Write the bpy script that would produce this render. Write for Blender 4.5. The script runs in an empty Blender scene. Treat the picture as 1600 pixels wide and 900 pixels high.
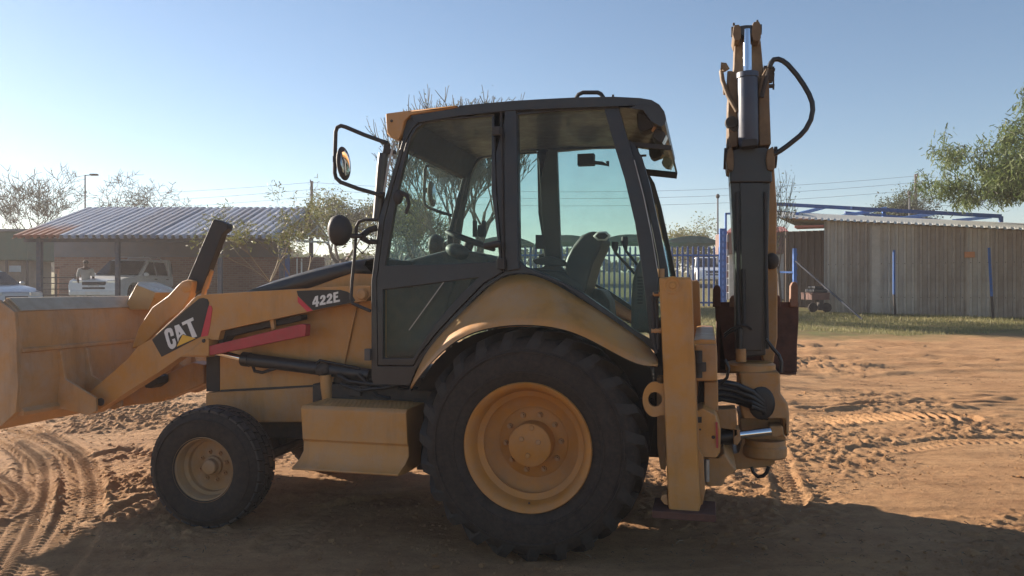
import bpy, bmesh, math, random
import numpy as np
from mathutils import Vector, Matrix, noise as mnoise
from mathutils.geometry import tessellate_polygon

R = math.radians
SC = bpy.context.scene
COL = SC.collection

# ---------------------------------------------------------------- camera, sky, sun, exposure
CAM_H = 1.67
FPX = 1208.0                     # focal length in photo pixels (photo 1600 wide)
cam_d = bpy.data.cameras.new('camera')
cam = bpy.data.objects.new('camera', cam_d)
COL.objects.link(cam)
cam.location = (0, 0, CAM_H)
cam.rotation_euler = (R(90), 0, 0)
cam_d.sensor_width = 36.0
cam_d.lens = 36.0 * FPX / 1600.0
cam_d.clip_start = 0.05
cam_d.clip_end = 3000
SC.camera = cam

SUN_EL = R(16.5)
SUN_AZ = math.atan2(-0.824, 0.567)       # measured from +Y towards +X
world = bpy.data.worlds.new('World')
SC.world = world
world.use_nodes = True
wn = world.node_tree
sky = wn.nodes.new('ShaderNodeTexSky')
sky.sky_type = 'NISHITA'
sky.sun_disc = False
sky.sun_elevation = SUN_EL
sky.sun_rotation = SUN_AZ
sky.altitude = 1200
sky.air_density = 1.15
sky.dust_density = 0.4
sky.ozone_density = 2.6
bg = wn.nodes['Background']
bg.inputs['Strength'].default_value = 0.056
wn.links.new(sky.outputs['Color'], bg.inputs['Color'])

sun_d = bpy.data.lights.new('sun', 'SUN')
sun_d.energy = 5.0
sun_d.angle = R(0.6)
sun_d.color = (1.0, 0.87, 0.72)
sun = bpy.data.objects.new('sun', sun_d)
COL.objects.link(sun)
to_sun = Vector((math.sin(SUN_AZ) * math.cos(SUN_EL), math.cos(SUN_AZ) * math.cos(SUN_EL), math.sin(SUN_EL)))
sun.rotation_euler = to_sun.to_track_quat('Z', 'Y').to_euler()
sun.location = to_sun * 60

SC.view_settings.view_transform = 'Standard'
SC.view_settings.look = 'None'
SC.view_settings.exposure = 1.5
SC.view_settings.gamma = 1.0

# ---------------------------------------------------------------- small helpers
def tag(o, label=None, cat=None, group=None, kind=None):
    if label: o['label'] = label
    if cat: o['category'] = cat
    if group: o['group'] = group
    if kind: o['kind'] = kind
    return o

def empty(name, loc=(0, 0, 0), rz=0.0, parent=None):
    o = bpy.data.objects.new(name, None)
    o.empty_display_size = 0.2
    COL.objects.link(o)
    o.location = loc
    o.rotation_euler = (0, 0, rz)
    if parent: o.parent = parent
    return o

def kids(o):
    return [c for c in bpy.data.objects if c.parent == o]

def copy_tree(o, parent=None):
    c = o.copy()
    COL.objects.link(c)
    c.parent = parent
    for ch in kids(o):
        copy_tree(ch, c)
    return c

def mirrored(o):
    """copy of a machine part (all geometry in machine axes) on the machine's other side"""
    c = copy_tree(o, o.parent)
    c.location = (o.location.x, -o.location.y, o.location.z)
    c.scale = (1, -1, 1)
    c.rotation_euler = (-o.rotation_euler.x, o.rotation_euler.y, -o.rotation_euler.z)
    return c

class MB:
    """collects geometry; build() links it as ONE mesh object"""
    def __init__(s):
        s.v = []; s.f = []
    def add(s, vs, fs):
        b = len(s.v)
        s.v.extend([tuple(p) for p in vs])
        s.f.extend([tuple(b + i for i in f) for f in fs])
    def box(s, x0, x1, y0, y1, z0, z1, M=None):
        vs = [(x, y, z) for z in (z0, z1) for y in (y0, y1) for x in (x0, x1)]
        if M is not None: vs = [M @ Vector(p) for p in vs]
        s.add(vs, [(0, 2, 3, 1), (4, 5, 7, 6), (0, 1, 5, 4), (2, 6, 7, 3), (0, 4, 6, 2), (1, 3, 7, 5)])
    def bar(s, a, b, wx, wz, up=(0, 0, 1), b_w=None):
        """box section bar from a to b"""
        a, b = Vector(a), Vector(b)
        d = (b - a).normalized()
        up = Vector(up)
        if abs(d.dot(up)) > .98: up = Vector((0, 1, 0))
        x = d.cross(up).normalized(); z = x.cross(d).normalized()
        k = b_w if b_w else 1.0
        vs = []
        for p, q in ((a, 1.0), (b, k)):
            for i, j in ((-1, -1), (1, -1), (1, 1), (-1, 1)):
                vs.append(p + x * (i * wx * q / 2) + z * (j * wz * q / 2))
        s.add(vs, [(3, 2, 1, 0), (4, 5, 6, 7), (0, 1, 5, 4), (1, 2, 6, 5), (2, 3, 7, 6), (3, 0, 4, 7)])
    def tube(s, pts, r, n=8, cap=True):
        pts = [Vector(p) for p in pts]
        rs = r if isinstance(r, (list, tuple)) else [r] * len(pts)
        base = len(s.v)
        prev = None
        for i, p in enumerate(pts):
            if i == 0: d = pts[1] - p
            elif i == len(pts) - 1: d = p - pts[i - 1]
            else: d = (pts[i + 1] - p).normalized() + (p - pts[i - 1]).normalized()
            if d.length < 1e-9: d = Vector((0, 0, 1))
            d.normalize()
            if prev is None:
                x = d.orthogonal().normalized()
            else:
                x = (prev - d * prev.dot(d))
                x = x.normalized() if x.length > 1e-6 else d.orthogonal().normalized()
            prev = x
            y = d.cross(x)
            for k in range(n):
                a = 2 * math.pi * k / n
                s.v.append(tuple(p + (x * math.cos(a) + y * math.sin(a)) * rs[i]))
        for i in range(len(pts) - 1):
            for k in range(n):
                a = base + i * n + k; b = base + i * n + (k + 1) % n
                s.f.append((a, b, b + n, a + n))
        if cap:
            s.f.append(tuple(base + k for k in reversed(range(n))))
            e = base + (len(pts) - 1) * n
            s.f.append(tuple(e + k for k in range(n)))
    def lathe(s, prof, n=48, c=(0, 0, 0), axis='y', closed=False):
        """prof: list of (radius, along axis)"""
        base = len(s.v); m = len(prof)
        for k in range(n):
            a = 2 * math.pi * k / n
            ca, sa = math.cos(a), math.sin(a)
            for r, t in prof:
                if axis == 'y': p = (r * ca, t, r * sa)
                elif axis == 'z': p = (r * ca, r * sa, t)
                else: p = (t, r * ca, r * sa)
                s.v.append((p[0] + c[0], p[1] + c[1], p[2] + c[2]))
        for k in range(n):
            k2 = (k + 1) % n
            for i in range(m if closed else m - 1):
                j = (i + 1) % m
                s.f.append((base + k * m + i, base + k2 * m + i, base + k2 * m + j, base + k * m + j))
    def prism(s, poly, v0, v1, holes=(), lean=None):
        """poly: (u, w) outline (x, z), extruded along y from v0 to v1"""
        loops = [list(poly)] + [list(h) for h in holes]
        flat = [p for l in loops for p in l]
        tris = tessellate_polygon([[Vector((p[0], p[1], 0)) for p in l] for l in loops])
        n = len(flat)
        L = lean or (lambda w: 0.0)
        base = len(s.v)
        for v in (v0, v1):
            s.v.extend([(p[0], v + L(p[1]), p[1]) for p in flat])
        def area(l): return sum(l[i][0] * l[(i + 1) % len(l)][1] - l[(i + 1) % len(l)][0] * l[i][1] for i in range(len(l)))
        for t in tris:
            a, b, c = t
            ar = (flat[b][0] - flat[a][0]) * (flat[c][1] - flat[a][1]) - (flat[c][0] - flat[a][0]) * (flat[b][1] - flat[a][1])
            if abs(ar) < 1e-12: continue
            if ar < 0: a, b, c = c, b, a
            s.f.append((base + a, base + b, base + c))
            s.f.append((base + n + c, base + n + b, base + n + a))
        o = 0
        for li, l in enumerate(loops):
            m = len(l)
            ccw = area(l) > 0
            if li: ccw = not ccw
            for i in range(m):
                j = (i + 1) % m
                q = (base + o + i, base + o + j, base + n + o + j, base + n + o + i)
                s.f.append(q[::-1] if ccw else q)
            o += m
    def loft(s, rails, closed=False):
        """quads between successive rails of equal length"""
        base = len(s.v); m = len(rails[0])
        for r in rails: s.v.extend([tuple(p) for p in r])
        for i in range(len(rails) - 1):
            for k in range(m - (0 if closed else 1)):
                k2 = (k + 1) % m
                s.f.append((base + i * m + k, base + i * m + k2, base + (i + 1) * m + k2, base + (i + 1) * m + k))
    def ball(s, c, rx, ry=None, rz=None, n=12, m=8, M=None):
        ry = rx if ry is None else ry; rz = rx if rz is None else rz
        base = len(s.v)
        for i in range(m + 1):
            t = math.pi * i / m
            for k in range(n):
                a = 2 * math.pi * k / n
                p = Vector((rx * math.sin(t) * math.cos(a), ry * math.sin(t) * math.sin(a), rz * math.cos(t)))
                if M is not None: p = M @ p
                s.v.append((p.x + c[0], p.y + c[1], p.z + c[2]))
        for i in range(m):
            for k in range(n):
                k2 = (k + 1) % n
                s.f.append((base + i * n + k, base + (i + 1) * n + k, base + (i + 1) * n + k2, base + i * n + k2))
    def mesh(s, name, mat=None, smooth=None):
        me = bpy.data.meshes.new(name)
        me.from_pydata(s.v, [], s.f)
        if mat is not None:
            for q in (mat if isinstance(mat, (list, tuple)) else [mat]): me.materials.append(q)
        if smooth is not None:
            me.polygons.foreach_set('use_smooth', [True] * len(me.polygons))
            if smooth < 3.1: me.set_sharp_from_angle(angle=smooth)
        me.update()
        return me
    def build(s, name, mat=None, parent=None, smooth=None, bevel=0.0, solid=0.0, seg=2, recalc=False):
        me = s.mesh(name, mat, smooth)
        if recalc:
            bm = bmesh.new(); bm.from_mesh(me)
            bmesh.ops.remove_doubles(bm, verts=bm.verts, dist=1e-5)
            bmesh.ops.recalc_face_normals(bm, faces=bm.faces)
            bm.to_mesh(me); bm.free()
            if smooth is not None:
                me.polygons.foreach_set('use_smooth', [True] * len(me.polygons))
                if smooth < 3.1: me.set_sharp_from_angle(angle=smooth)
        o = bpy.data.objects.new(name, me)
        COL.objects.link(o)
        if parent is not None: o.parent = parent
        if solid:
            md = o.modifiers.new('solid', 'SOLIDIFY'); md.thickness = abs(solid); md.offset = -1 if solid > 0 else 1
        if bevel:
            md = o.modifiers.new('bevel', 'BEVEL'); md.width = bevel; md.segments = seg
            md.limit_method = 'ANGLE'; md.angle_limit = R(40)
            md.harden_normals = True
        return o

def copy_obj(o, parent, loc=None, rot=None, scale=None):
    c = o.copy(); COL.objects.link(c); c.parent = parent
    if loc is not None: c.location = loc
    if rot is not None: c.rotation_euler = rot
    if scale is not None: c.scale = scale
    return c

# ---------------------------------------------------------------- materials
def _ramp(nt, fac, stops):
    r = nt.nodes.new('ShaderNodeValToRGB')
    el = r.color_ramp.elements
    while len(el) < len(stops): el.new(0.5)
    for e, (p, c) in zip(el, stops):
        e.position = p; e.color = (*c, 1)
    nt.links.new(fac, r.inputs['Fac'])
    return r.outputs['Color']

def _noise(nt, scale, detail=4, rough=.6, coord='Object', vec=None, stretch=None):
    n = nt.nodes.new('ShaderNodeTexNoise')
    n.inputs['Scale'].default_value = scale
    n.inputs['Detail'].default_value = detail
    n.inputs['Roughness'].default_value = rough
    if vec is None:
        t = nt.nodes.new('ShaderNodeTexCoord')
        vec = t.outputs[coord]
    if stretch:
        mp = nt.nodes.new('ShaderNodeMapping'); mp.inputs['Scale'].default_value = stretch
        nt.links.new(vec, mp.inputs['Vector']); vec = mp.outputs['Vector']
    nt.links.new(vec, n.inputs['Vector'])
    return n.outputs['Fac']

def _mix(nt, fac, a, b):
    m = nt.nodes.new('ShaderNodeMix'); m.data_type = 'RGBA'
    for sock, val in ((m.inputs[0], fac), (m.inputs[6], a), (m.inputs[7], b)):
        if hasattr(val, 'is_linked'): nt.links.new(val, sock)
        elif isinstance(val, (int, float)): sock.default_value = val
        else: sock.default_value = (*val, 1)
    return m.outputs[2]

def pmat(name, col, rough=.5, metal=0.0, var=.12, scale=3.0, dust=0.0, dustcol=(.36, .24, .15), bump=0.0, bscale=60, spec=.5, stretch=None, coat=0.0, grime=0.0):
    """painted / plain surface with uneven tone, dust and fine relief"""
    m = bpy.data.materials.new(name); m.use_nodes = True
    nt = m.node_tree; b = nt.nodes['Principled BSDF']
    f = _noise(nt, scale, 6, .65, stretch=stretch)
    lo = tuple(c * (1 - var) for c in col); hi = tuple(min(1, c * (1 + var)) for c in col)
    c = _ramp(nt, f, [(.3, lo), (.7, hi)])
    if dust:
        f2 = _noise(nt, scale * 2.7, 8, .7)
        rr = _ramp(nt, f2, [(.42, (0, 0, 0)), (.72, (dust,) * 3)])
        c = _mix(nt, rr, c, dustcol)
        g = _ramp(nt, f2, [(.35, (rough,) * 3), (.7, (min(1, rough + .3),) * 3)])
        nt.links.new(g, b.inputs['Roughness'])
    else:
        b.inputs['Roughness'].default_value = rough
    if grime:
        # greasy run marks and rubbed spots
        f4 = _noise(nt, 5.5, 7, .72, stretch=(1, 1, .18))
        gm_ = _ramp(nt, f4, [(.52, (0, 0, 0)), (.80, (grime,) * 3)])
        c = _mix(nt, gm_, c, (.09, .055, .03))
        f5 = _noise(nt, 46, 5, .8)
        ch_ = _ramp(nt, f5, [(.66, (0, 0, 0)), (.70, (grime * .8,) * 3)])
        c = _mix(nt, ch_, c, (.14, .085, .05))
        f6 = _noise(nt, 1.1, 4, .6)
        fd = _ramp(nt, f6, [(.42, (0, 0, 0)), (.68, (.30,) * 3)])
        c = _mix(nt, fd, c, (.42, .27, .13))
    nt.links.new(c, b.inputs['Base Color'])
    b.inputs['Metallic'].default_value = metal
    b.inputs['Specular IOR Level'].default_value = spec
    if coat: b.inputs['Coat Weight'].default_value = coat
    if bump:
        f3 = _noise(nt, bscale, 6, .7)
        bp = nt.nodes.new('ShaderNodeBump'); bp.inputs['Strength'].default_value = bump; bp.inputs['Distance'].default_value = .01
        nt.links.new(f3, bp.inputs['Height']); nt.links.new(bp.outputs['Normal'], b.inputs['Normal'])
    return m

def glass_mat(name, tint=(.62, .80, .76), gloss=.05, dirt=.06, refl=.6):
    m = bpy.data.materials.new(name); m.use_nodes = True
    nt = m.node_tree; nt.nodes.remove(nt.nodes['Principled BSDF'])
    out = nt.nodes['Material Output']
    tr = nt.nodes.new('ShaderNodeBsdfTransparent'); tr.inputs['Color'].default_value = (*tint, 1)
    gl = nt.nodes.new('ShaderNodeBsdfGlossy'); gl.inputs['Roughness'].default_value = gloss; gl.inputs['Color'].default_value = (.9, .95, .95, 1)
    fr = nt.nodes.new('ShaderNodeFresnel'); fr.inputs['IOR'].default_value = 1.28
    mx = nt.nodes.new('ShaderNodeMixShader')
    fm = nt.nodes.new('ShaderNodeMath'); fm.operation = 'MULTIPLY'; fm.inputs[1].default_value = refl; nt.links.new(fr.outputs[0], fm.inputs[0])
    nt.links.new(fm.outputs[0], mx.inputs[0]); nt.links.new(tr.outputs[0], mx.inputs[1]); nt.links.new(gl.outputs[0], mx.inputs[2])
    df = nt.nodes.new('ShaderNodeBsdfDiffuse'); df.inputs['Color'].default_value = (.45, .43, .38, 1)
    nz = _noise(nt, 9, 6, .7)
    rp = _ramp(nt, nz, [(.4, (dirt * .5,) * 3), (.75, (dirt * 2,) * 3)])
    m2 = nt.nodes.new('ShaderNodeMixShader')
    nt.links.new(rp, m2.inputs[0]); nt.links.new(mx.outputs[0], m2.inputs[1]); nt.links.new(df.outputs[0], m2.inputs[2])
    nt.links.new(m2.outputs[0], out.inputs['Surface'])
    return m

YEL = pmat('yellow_paint', (.47, .208, .040), .36, var=.12, scale=2.2, dust=.65, dustcol=(.40, .27, .175), bump=.05, bscale=35, coat=.1, grime=.45)
YEL_WORN = pmat('worn_yellow_paint', (.42, .195, .055), .42, var=.22, scale=3.5, dust=.75, dustcol=(.38, .25, .165), bump=.12, bscale=45, grime=.7)
RIM = pmat('rim_paint', (.46, .19, .034), .45, var=.15, scale=4, dust=.5, dustcol=(.34, .21, .13), bump=.05)
BLK = pmat('black_paint', (.018, .019, .022), .32, var=.2, scale=4, dust=.12, dustcol=(.12, .09, .07), coat=.15)
BLKM = pmat('black_plastic', (.022, .022, .024), .55, var=.2, scale=6, dust=.25, dustcol=(.12, .09, .07))
DARK = pmat('greasy_steel', (.035, .03, .027), .6, var=.4, scale=8, dust=.5, dustcol=(.12, .08, .055), bump=.2)
RUB = pmat('tyre_rubber', (.031, .026, .023), .78, var=.3, scale=13, dust=.5, dustcol=(.10, .068, .05), spec=.25, bump=.15, bscale=50)
TREAD = pmat('tread_rubber', (.03, .029, .03), .42, var=.3, scale=9, dust=.3, dustcol=(.10, .075, .06))
HOSE = pmat('hose_rubber', (.014, .014, .016), .45, var=.2)
CHROME = pmat('chrome_rod', (.75, .78, .82), .12, metal=1.0, var=.03)
STEEL = pmat('bare_steel', (.35, .34, .33), .4, metal=.8, var=.2, dust=.3)
RUST = pmat('rusty_steel', (.085, .036, .026), .65, var=.45, scale=7, dust=.4, dustcol=(.17, .075, .045), bump=.25, bscale=40)
RED = pmat('red_paint', (.40, .035, .045), .4, var=.12, scale=6, dust=.35, dustcol=(.3, .14, .1))
DECAL_BLK = pmat('decal_black', (.014, .014, .016), .35, var=.1, dust=.12, dustcol=(.1, .08, .07))
DECAL_WHT = pmat('decal_white', (.72, .71, .69), .45, var=.06, dust=.2, dustcol=(.45, .37, .3))
DECAL_YEL = pmat('decal_yellow', (.72, .42, .05), .45, var=.05)
DECAL_RED = pmat('decal_red', (.52, .035, .055), .45, var=.05)
WSGLASS = glass_mat('windscreen_glass', (.88, .94, .92), .05, .006, .10)
GLASS = glass_mat('tinted_cab_glass', (.86, .93, .905), .05, .026)
SEATM = pmat('seat_vinyl', (.035, .037, .042), .5, var=.2, scale=9)
GREYPL = pmat('grey_plastic', (.06, .062, .065), .5, var=.15, scale=6, dust=.2)
MIRROR = pmat('mirror_glass', (.8, .82, .82), .03, metal=1.0, var=.01)
LENS = pmat('lamp_lens', (.55, .5, .42), .15, metal=.6, var=.1)
GUARD = pmat('sky_sheen_plate', (.46, .36, .24), .32, metal=.35, var=.15, scale=4, dust=.3)  # paler colour stands in for the sky's reflection on the bucket's top strip
GLOSSY = pmat('bright_worn_paint', (.45, .25, .08), .22, var=.12, scale=3, dust=.2, spec=.8)
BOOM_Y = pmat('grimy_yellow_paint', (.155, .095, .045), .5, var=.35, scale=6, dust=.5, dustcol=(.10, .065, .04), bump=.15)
CYLB = pmat('blue_grey_cylinder', (.022, .036, .075), .34, var=.12, scale=3, dust=.06, coat=.1)
BUCKET = pmat('scoured_bucket_paint', (.44, .235, .09), .42, var=.2, scale=2.5, dust=.95, dustcol=(.42, .30, .21), bump=.1, bscale=40, grime=.55)
RIM_D = pmat('dusty_rim_paint', (.36, .20, .08), .6, var=.2, scale=4, dust=1.0, dustcol=(.34, .24, .165), bump=.08, grime=.5)
LUG = pmat('lug_rubber', (.024, .022, .021), .6, var=.3, scale=9, dust=.4, dustcol=(.10, .07, .05), bump=.15, spec=.35)

# ---------------------------------------------------------------- terrain
def slope_z(Y):
    s = Y - 7.0
    z = .045 * (np.sqrt(s * s + 1.0) + s) / 2
    return np.minimum(z, 3.3)

def gz(x, y):
    return float(slope_z(np.array(float(y))))

_rs = np.random.RandomState(7)
_perm = _rs.permutation(512)
_perm = np.concatenate([_perm, _perm])
_gr = _rs.uniform(0, 2 * np.pi, 1024)
def perlin(x, y):
    xi = np.floor(x).astype(int); yi = np.floor(y).astype(int)
    xf = x - xi; yf = y - yi
    u = xf * xf * xf * (xf * (xf * 6 - 15) + 10); v = yf * yf * yf * (yf * (yf * 6 - 15) + 10)
    def g(ix, iy, dx, dy):
        h = _gr[_perm[(_perm[ix % 512] + iy) % 512]]
        return np.cos(h) * dx + np.sin(h) * dy
    a = g(xi, yi, xf, yf); b = g(xi + 1, yi, xf - 1, yf)
    c = g(xi, yi + 1, xf, yf - 1); d = g(xi + 1, yi + 1, xf - 1, yf - 1)
    return (a * (1 - u) + b * u) * (1 - v) + (c * (1 - u) + d * u) * v
def fbm(x, y, f, octv=4, gain=.5):
    s = 0; amp = 1.0
    for i in range(octv):
        s = s + amp * perlin(x * f + 17.3 * i, y * f - 9.1 * i); f *= 2.03; amp *= gain
    return s

def gpt(px, py):
    """ground point under a photo pixel (ground slope included)"""
    k = (py - 450.0) / FPX
    Y = 6.0
    for _ in range(30):
        Y = (CAM_H - gz(0, Y)) / max(k, 1e-4)
        Y = min(Y, 200)
        if Y > 7.0: Y = (CAM_H + .045 * 7.0) / (k + .045)
    return ((px - 800) / FPX * Y, Y)

def at(px, py, Y):
    """world point on the camera ray of a photo pixel at depth Y"""
    return Vector(((px - 800) / FPX * Y, Y, CAM_H - (py - 450) / FPX * Y))

def track_field(X, Y, pts, width, period, amp, chev=.6, pushed=.012, plain=False):
    """height change of a tyre track along the polyline of ground points pts"""
    P = np.array(pts, float)
    # resample smooth (Catmull-Rom)
    Q = []
    for i in range(len(P) - 1):
        p0 = P[max(i - 1, 0)]; p1 = P[i]; p2 = P[i + 1]; p3 = P[min(i + 2, len(P) - 1)]
        for t in np.linspace(0, 1, 9)[:-1]:
            Q.append(.5 * ((2 * p1) + (-p0 + p2) * t + (2 * p0 - 5 * p1 + 4 * p2 - p3) * t * t + (-p0 + 3 * p1 - 3 * p2 + p3) * t ** 3))
    Q.append(P[-1]); Q = np.array(Q)
    lo = Q.min(0) - .6; hi = Q.max(0) + .6
    sel = (X > lo[0]) & (X < hi[0]) & (Y > lo[1]) & (Y < hi[1])
    out = np.zeros_like(X); msk = np.zeros_like(X)
    xs, ys = X[sel], Y[sel]
    if xs.size == 0: return out, msk
    best = np.full(xs.shape, 1e9); bs = np.zeros_like(xs); bd = np.zeros_like(xs)
    acc = 0
    for i in range(len(Q) - 1):
        a = Q[i]; d = Q[i + 1] - a; L = math.hypot(*d)
        if L < 1e-6: continue
        d = d / L
        t = np.clip((xs - a[0]) * d[0] + (ys - a[1]) * d[1], 0, L)
        ex = xs - a[0] - t * d[0]; ey = ys - a[1] - t * d[1]
        dist = ex * ex + ey * ey
        sgn = ex * d[1] - ey * d[0]
        m = dist < best
        best[m] = dist[m]; bs[m] = (acc + t)[m]; bd[m] = (np.sign(sgn) * np.sqrt(dist))[m]
        acc += L
    ad = np.abs(bd)
    inside = np.clip((width / 2 - ad) / .03, 0, 1)
    edge = np.exp(-((ad - width / 2 - .03) / .035) ** 2)
    ph = 2 * np.pi * (bs + chev * ad) / period
    ridge = np.tanh(2.2 * np.sin(ph))
    wear = np.clip(.95 + .9 * perlin(xs * 1.7, ys * 1.7), .15, 1.2)
    grooves = np.clip(np.abs(np.sin(bd * np.pi / width * 3)), .25, 1)
    msk[sel] = inside
    if plain: grooves = np.ones_like(grooves)
    out[sel] = inside * (-.012 + amp * ridge * wear * grooves) + pushed * edge * wear
    return out, msk

gx = [-5.2]
while gx[-1] < 5.4: gx.append(gx[-1] + (.0125 if gx[-1] < -2.1 else .026))
stp = .03; x = gx[-1]
while x < 240: x += stp; gx.append(x); stp *= 1.065
stp = .03; x = gx[0]; left = []
while x > -240: x -= stp; left.append(x); stp *= 1.065
gx = np.array(left[::-1] + gx)
gy = [-60, -45, -32, -22, -15, -10, -6, -3, -1, 1, 2, 2.8, 3.2, 3.5]; y = 3.5; stp = .0135
while y < 11.5: y += stp; gy.append(y); stp *= 1.0026
while y < 370: y += stp; gy.append(y); stp *= 1.03
gy = np.array(gy)
GX, GY = np.meshgrid(gx, gy)
H = slope_z(GY)
near = np.clip(1 - (GY - 14) / 22, 0.0, 1)
mask = np.clip(.5 + 1.9 * fbm(GX, GY, .55, 3), 0, 1)              # churned patches
clod = np.maximum(0, fbm(GX, GY, 8.5, 4, .62) - .03) ** 1.15
fine = fbm(GX, GY, 19, 3, .6)
soft = fbm(GX, GY, .9, 3)
sxn = fbm(GX * .35, GY * 2.6, 1.0, 4, .6)                          # scuffs lying across the view
rel = near * (.018 * soft + .058 * clod * mask + .015 * fine * (.25 + mask) + .016 * np.clip(sxn, -.2, .8)) * np.clip((GY + 4) / 6, 0, 1)
mid = np.clip((GY - 8) / 3, 0, 1) * np.clip((20 - GY) / 3, 0, 1)
rel += mid * (.075 * np.abs(fbm(GX * .3, GY * 1.6, .8, 4, .6)) + .10 * np.maximum(0, fbm(GX * .8, GY * 1.8, 2.0, 3) - .1))
# smooth driven lane across the yard and smoother earth under the machine
lane = np.exp(-((GY - 11.6 - .4 * perlin(GX * .2, GX * 0)) / .9) ** 2)
rel *= (1 - .8 * lane)
tr = np.zeros_like(H); TM = np.zeros_like(H)
def lay(*a, **k):
    global tr, TM
    d_, m_ = track_field(*a, **k); tr = tr * (1 - m_) + d_; TM = np.maximum(TM, m_)
def gp(l): return [gpt(*p) for p in l]
lay(GX, GY, gp([(-60, 668), (0, 684), (38, 707), (57, 730), (57, 764), (42, 809), (16, 862), (-30, 930)]), .30, .056, .011, chev=.25)
lay(GX, GY, gp([(20, 664), (49, 677), (94, 700), (117, 722), (128, 756), (125, 802), (102, 847), (60, 905)]), .34, .056, .011, chev=.25)
lay(GX, GY, gp([(-60, 735), (-10, 745), (25, 770), (10, 800), (-50, 815)]), .26, .056, .011, chev=.25)
lay(GX, GY, gp([(150, 815), (190, 805), (240, 780)]), .30, .11, .02, chev=.2)
lay(GX, GY, gp([(165, 715), (200, 707), (250, 712)]), .28, .09, .014, chev=.3)
lay(GX, GY, gp([(1275, 660), (1340, 655), (1420, 652), (1500, 655)]), .46, .12, .034, chev=.15, pushed=.006, plain=True)
lay(GX, GY, gp([(1255, 640), (1330, 636), (1420, 632), (1600, 633), (1700, 640)]), .22, .12, .01, chev=.4, pushed=.012)
lay(GX, GY, gp([(1210, 705), (1222, 740), (1240, 790)]), .24, .09, .014)
lay(GX, GY, gp([(1350, 705), (1420, 700), (1500, 690), (1640, 690)]), .34, .10, .014, chev=.5, pushed=.006)
lay(GX, GY, gp([(1240, 545), (1350, 540), (1500, 545), (1700, 548)]), .45, .25, .025, chev=.5, pushed=.03)
lay(GX, GY, gp([(1240, 566), (1400, 560), (1600, 566), (1700, 570)]), .45, .25, .02, chev=.5, pushed=.03)
lay(GX, GY, gp([(440, 850), (520, 800), (640, 780)]), .34, .09, .012)
rel = rel * (1 - .88 * TM)
H = H + rel + tr * np.clip(1 - (GY - 16) / 6, 0, 1)
nx_, ny_ = len(gx), len(gy)
verts = np.stack([GX, GY, H], -1).reshape(-1, 3).astype(np.float32)
idx = np.arange(nx_ * ny_).reshape(ny_, nx_)
quads = np.stack([idx[:-1, :-1], idx[:-1, 1:], idx[1:, 1:], idx[1:, :-1]], -1).reshape(-1, 4)
gm = bpy.data.meshes.new('ground')
gm.vertices.add(len(verts)); gm.vertices.foreach_set('co', verts.ravel())
gm.loops.add(quads.size); gm.loops.foreach_set('vertex_index', quads.ravel().astype(np.int32))
gm.polygons.add(len(quads)); gm.polygons.foreach_set('loop_start', np.arange(0, quads.size, 4, dtype=np.int32))
gm.polygons.foreach_set('use_smooth', np.ones(len(quads), dtype=bool))
gm.update(calc_edges=True)

def ground_material():
    m = bpy.data.materials.new('red_sand'); m.use_nodes = True
    nt = m.node_tree; b = nt.nodes['Principled BSDF']
    f = _noise(nt, .6, 8, .65)
    c = _ramp(nt, f, [(.30, (.38, .20, .094)), (.52, (.54, .30, .142)), (.74, (.64, .40, .215))])
    f2 = _noise(nt, 7, 8, .75)
    c2 = _ramp(nt, f2, [(.33, (.26, .135, .07)), (.55, (.56, .325, .16))])
    c = _mix(nt, .5, c, c2)
    f2b = _noise(nt, 2.3, 6, .7, stretch=(.5, 1.4, 1))
    c3 = _ramp(nt, f2b, [(.40, (.30, .155, .08)), (.60, (.60, .36, .19))])
    c = _mix(nt, .30, c, c3)
    # small dark bits of twigs and dung lying about
    f3 = _noise(nt, 38, 4, .85)
    sp = _ramp(nt, f3, [(.60, (0, 0, 0)), (.66, (.75, .75, .75))])
    c = _mix(nt, sp, c, (.11, .07, .045))
    # grass strip towards the far shed: earth between the blades is paler and greyer
    t = nt.nodes.new('ShaderNodeTexCoord'); sx = nt.nodes.new('ShaderNodeSeparateXYZ'); nt.links.new(t.outputs['Object'], sx.inputs[0])
    n4 = _noise(nt, .35, 5, .6)
    ad = nt.nodes.new('ShaderNodeMath'); ad.operation = 'MULTIPLY_ADD'; ad.inputs[1].default_value = 5.0
    nt.links.new(n4, ad.inputs[0]); nt.links.new(sx.outputs['Y'], ad.inputs[2])
    mr = nt.nodes.new('ShaderNodeMapRange'); mr.inputs[1].default_value = 19.8; mr.inputs[2].default_value = 21.6
    nt.links.new(ad.outputs[0], mr.inputs[0])
    n5 = _noise(nt, 2.2, 6, .7)
    gcol = _ramp(nt, n5, [(.35, (.20, .15, .075)), (.62, (.17, .17, .065))])
    c = _mix(nt, mr.outputs[0], c, gcol)
    nt.links.new(c, b.inputs['Base Color'])
    b.inputs['Roughness'].default_value = .95
    b.inputs['Specular IOR Level'].default_value = .15
    f5 = _noise(nt, 52, 12, .82)
    bp = nt.nodes.new('ShaderNodeBump'); bp.inputs['Strength'].default_value = 1.0; bp.inputs['Distance'].default_value = .03
    nt.links.new(f5, bp.inputs['Height'])
    f6 = _noise(nt, 11, 6, .8, stretch=(.6, 1.6, 1))
    b2 = nt.nodes.new('ShaderNodeBump'); b2.inputs['Strength'].default_value = .8; b2.inputs['Distance'].default_value = .012
    nt.links.new(f6, b2.inputs['Height']); nt.links.new(bp.outputs['Normal'], b2.inputs['Normal']); nt.links.new(b2.outputs['Normal'], b.inputs['Normal'])
    return m
SAND = ground_material()
gm.materials.append(SAND)
ground = bpy.data.objects.new('ground', gm); COL.objects.link(ground)
tag(ground, 'red sandy yard churned by tyre tracks', None, None, 'structure')

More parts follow.
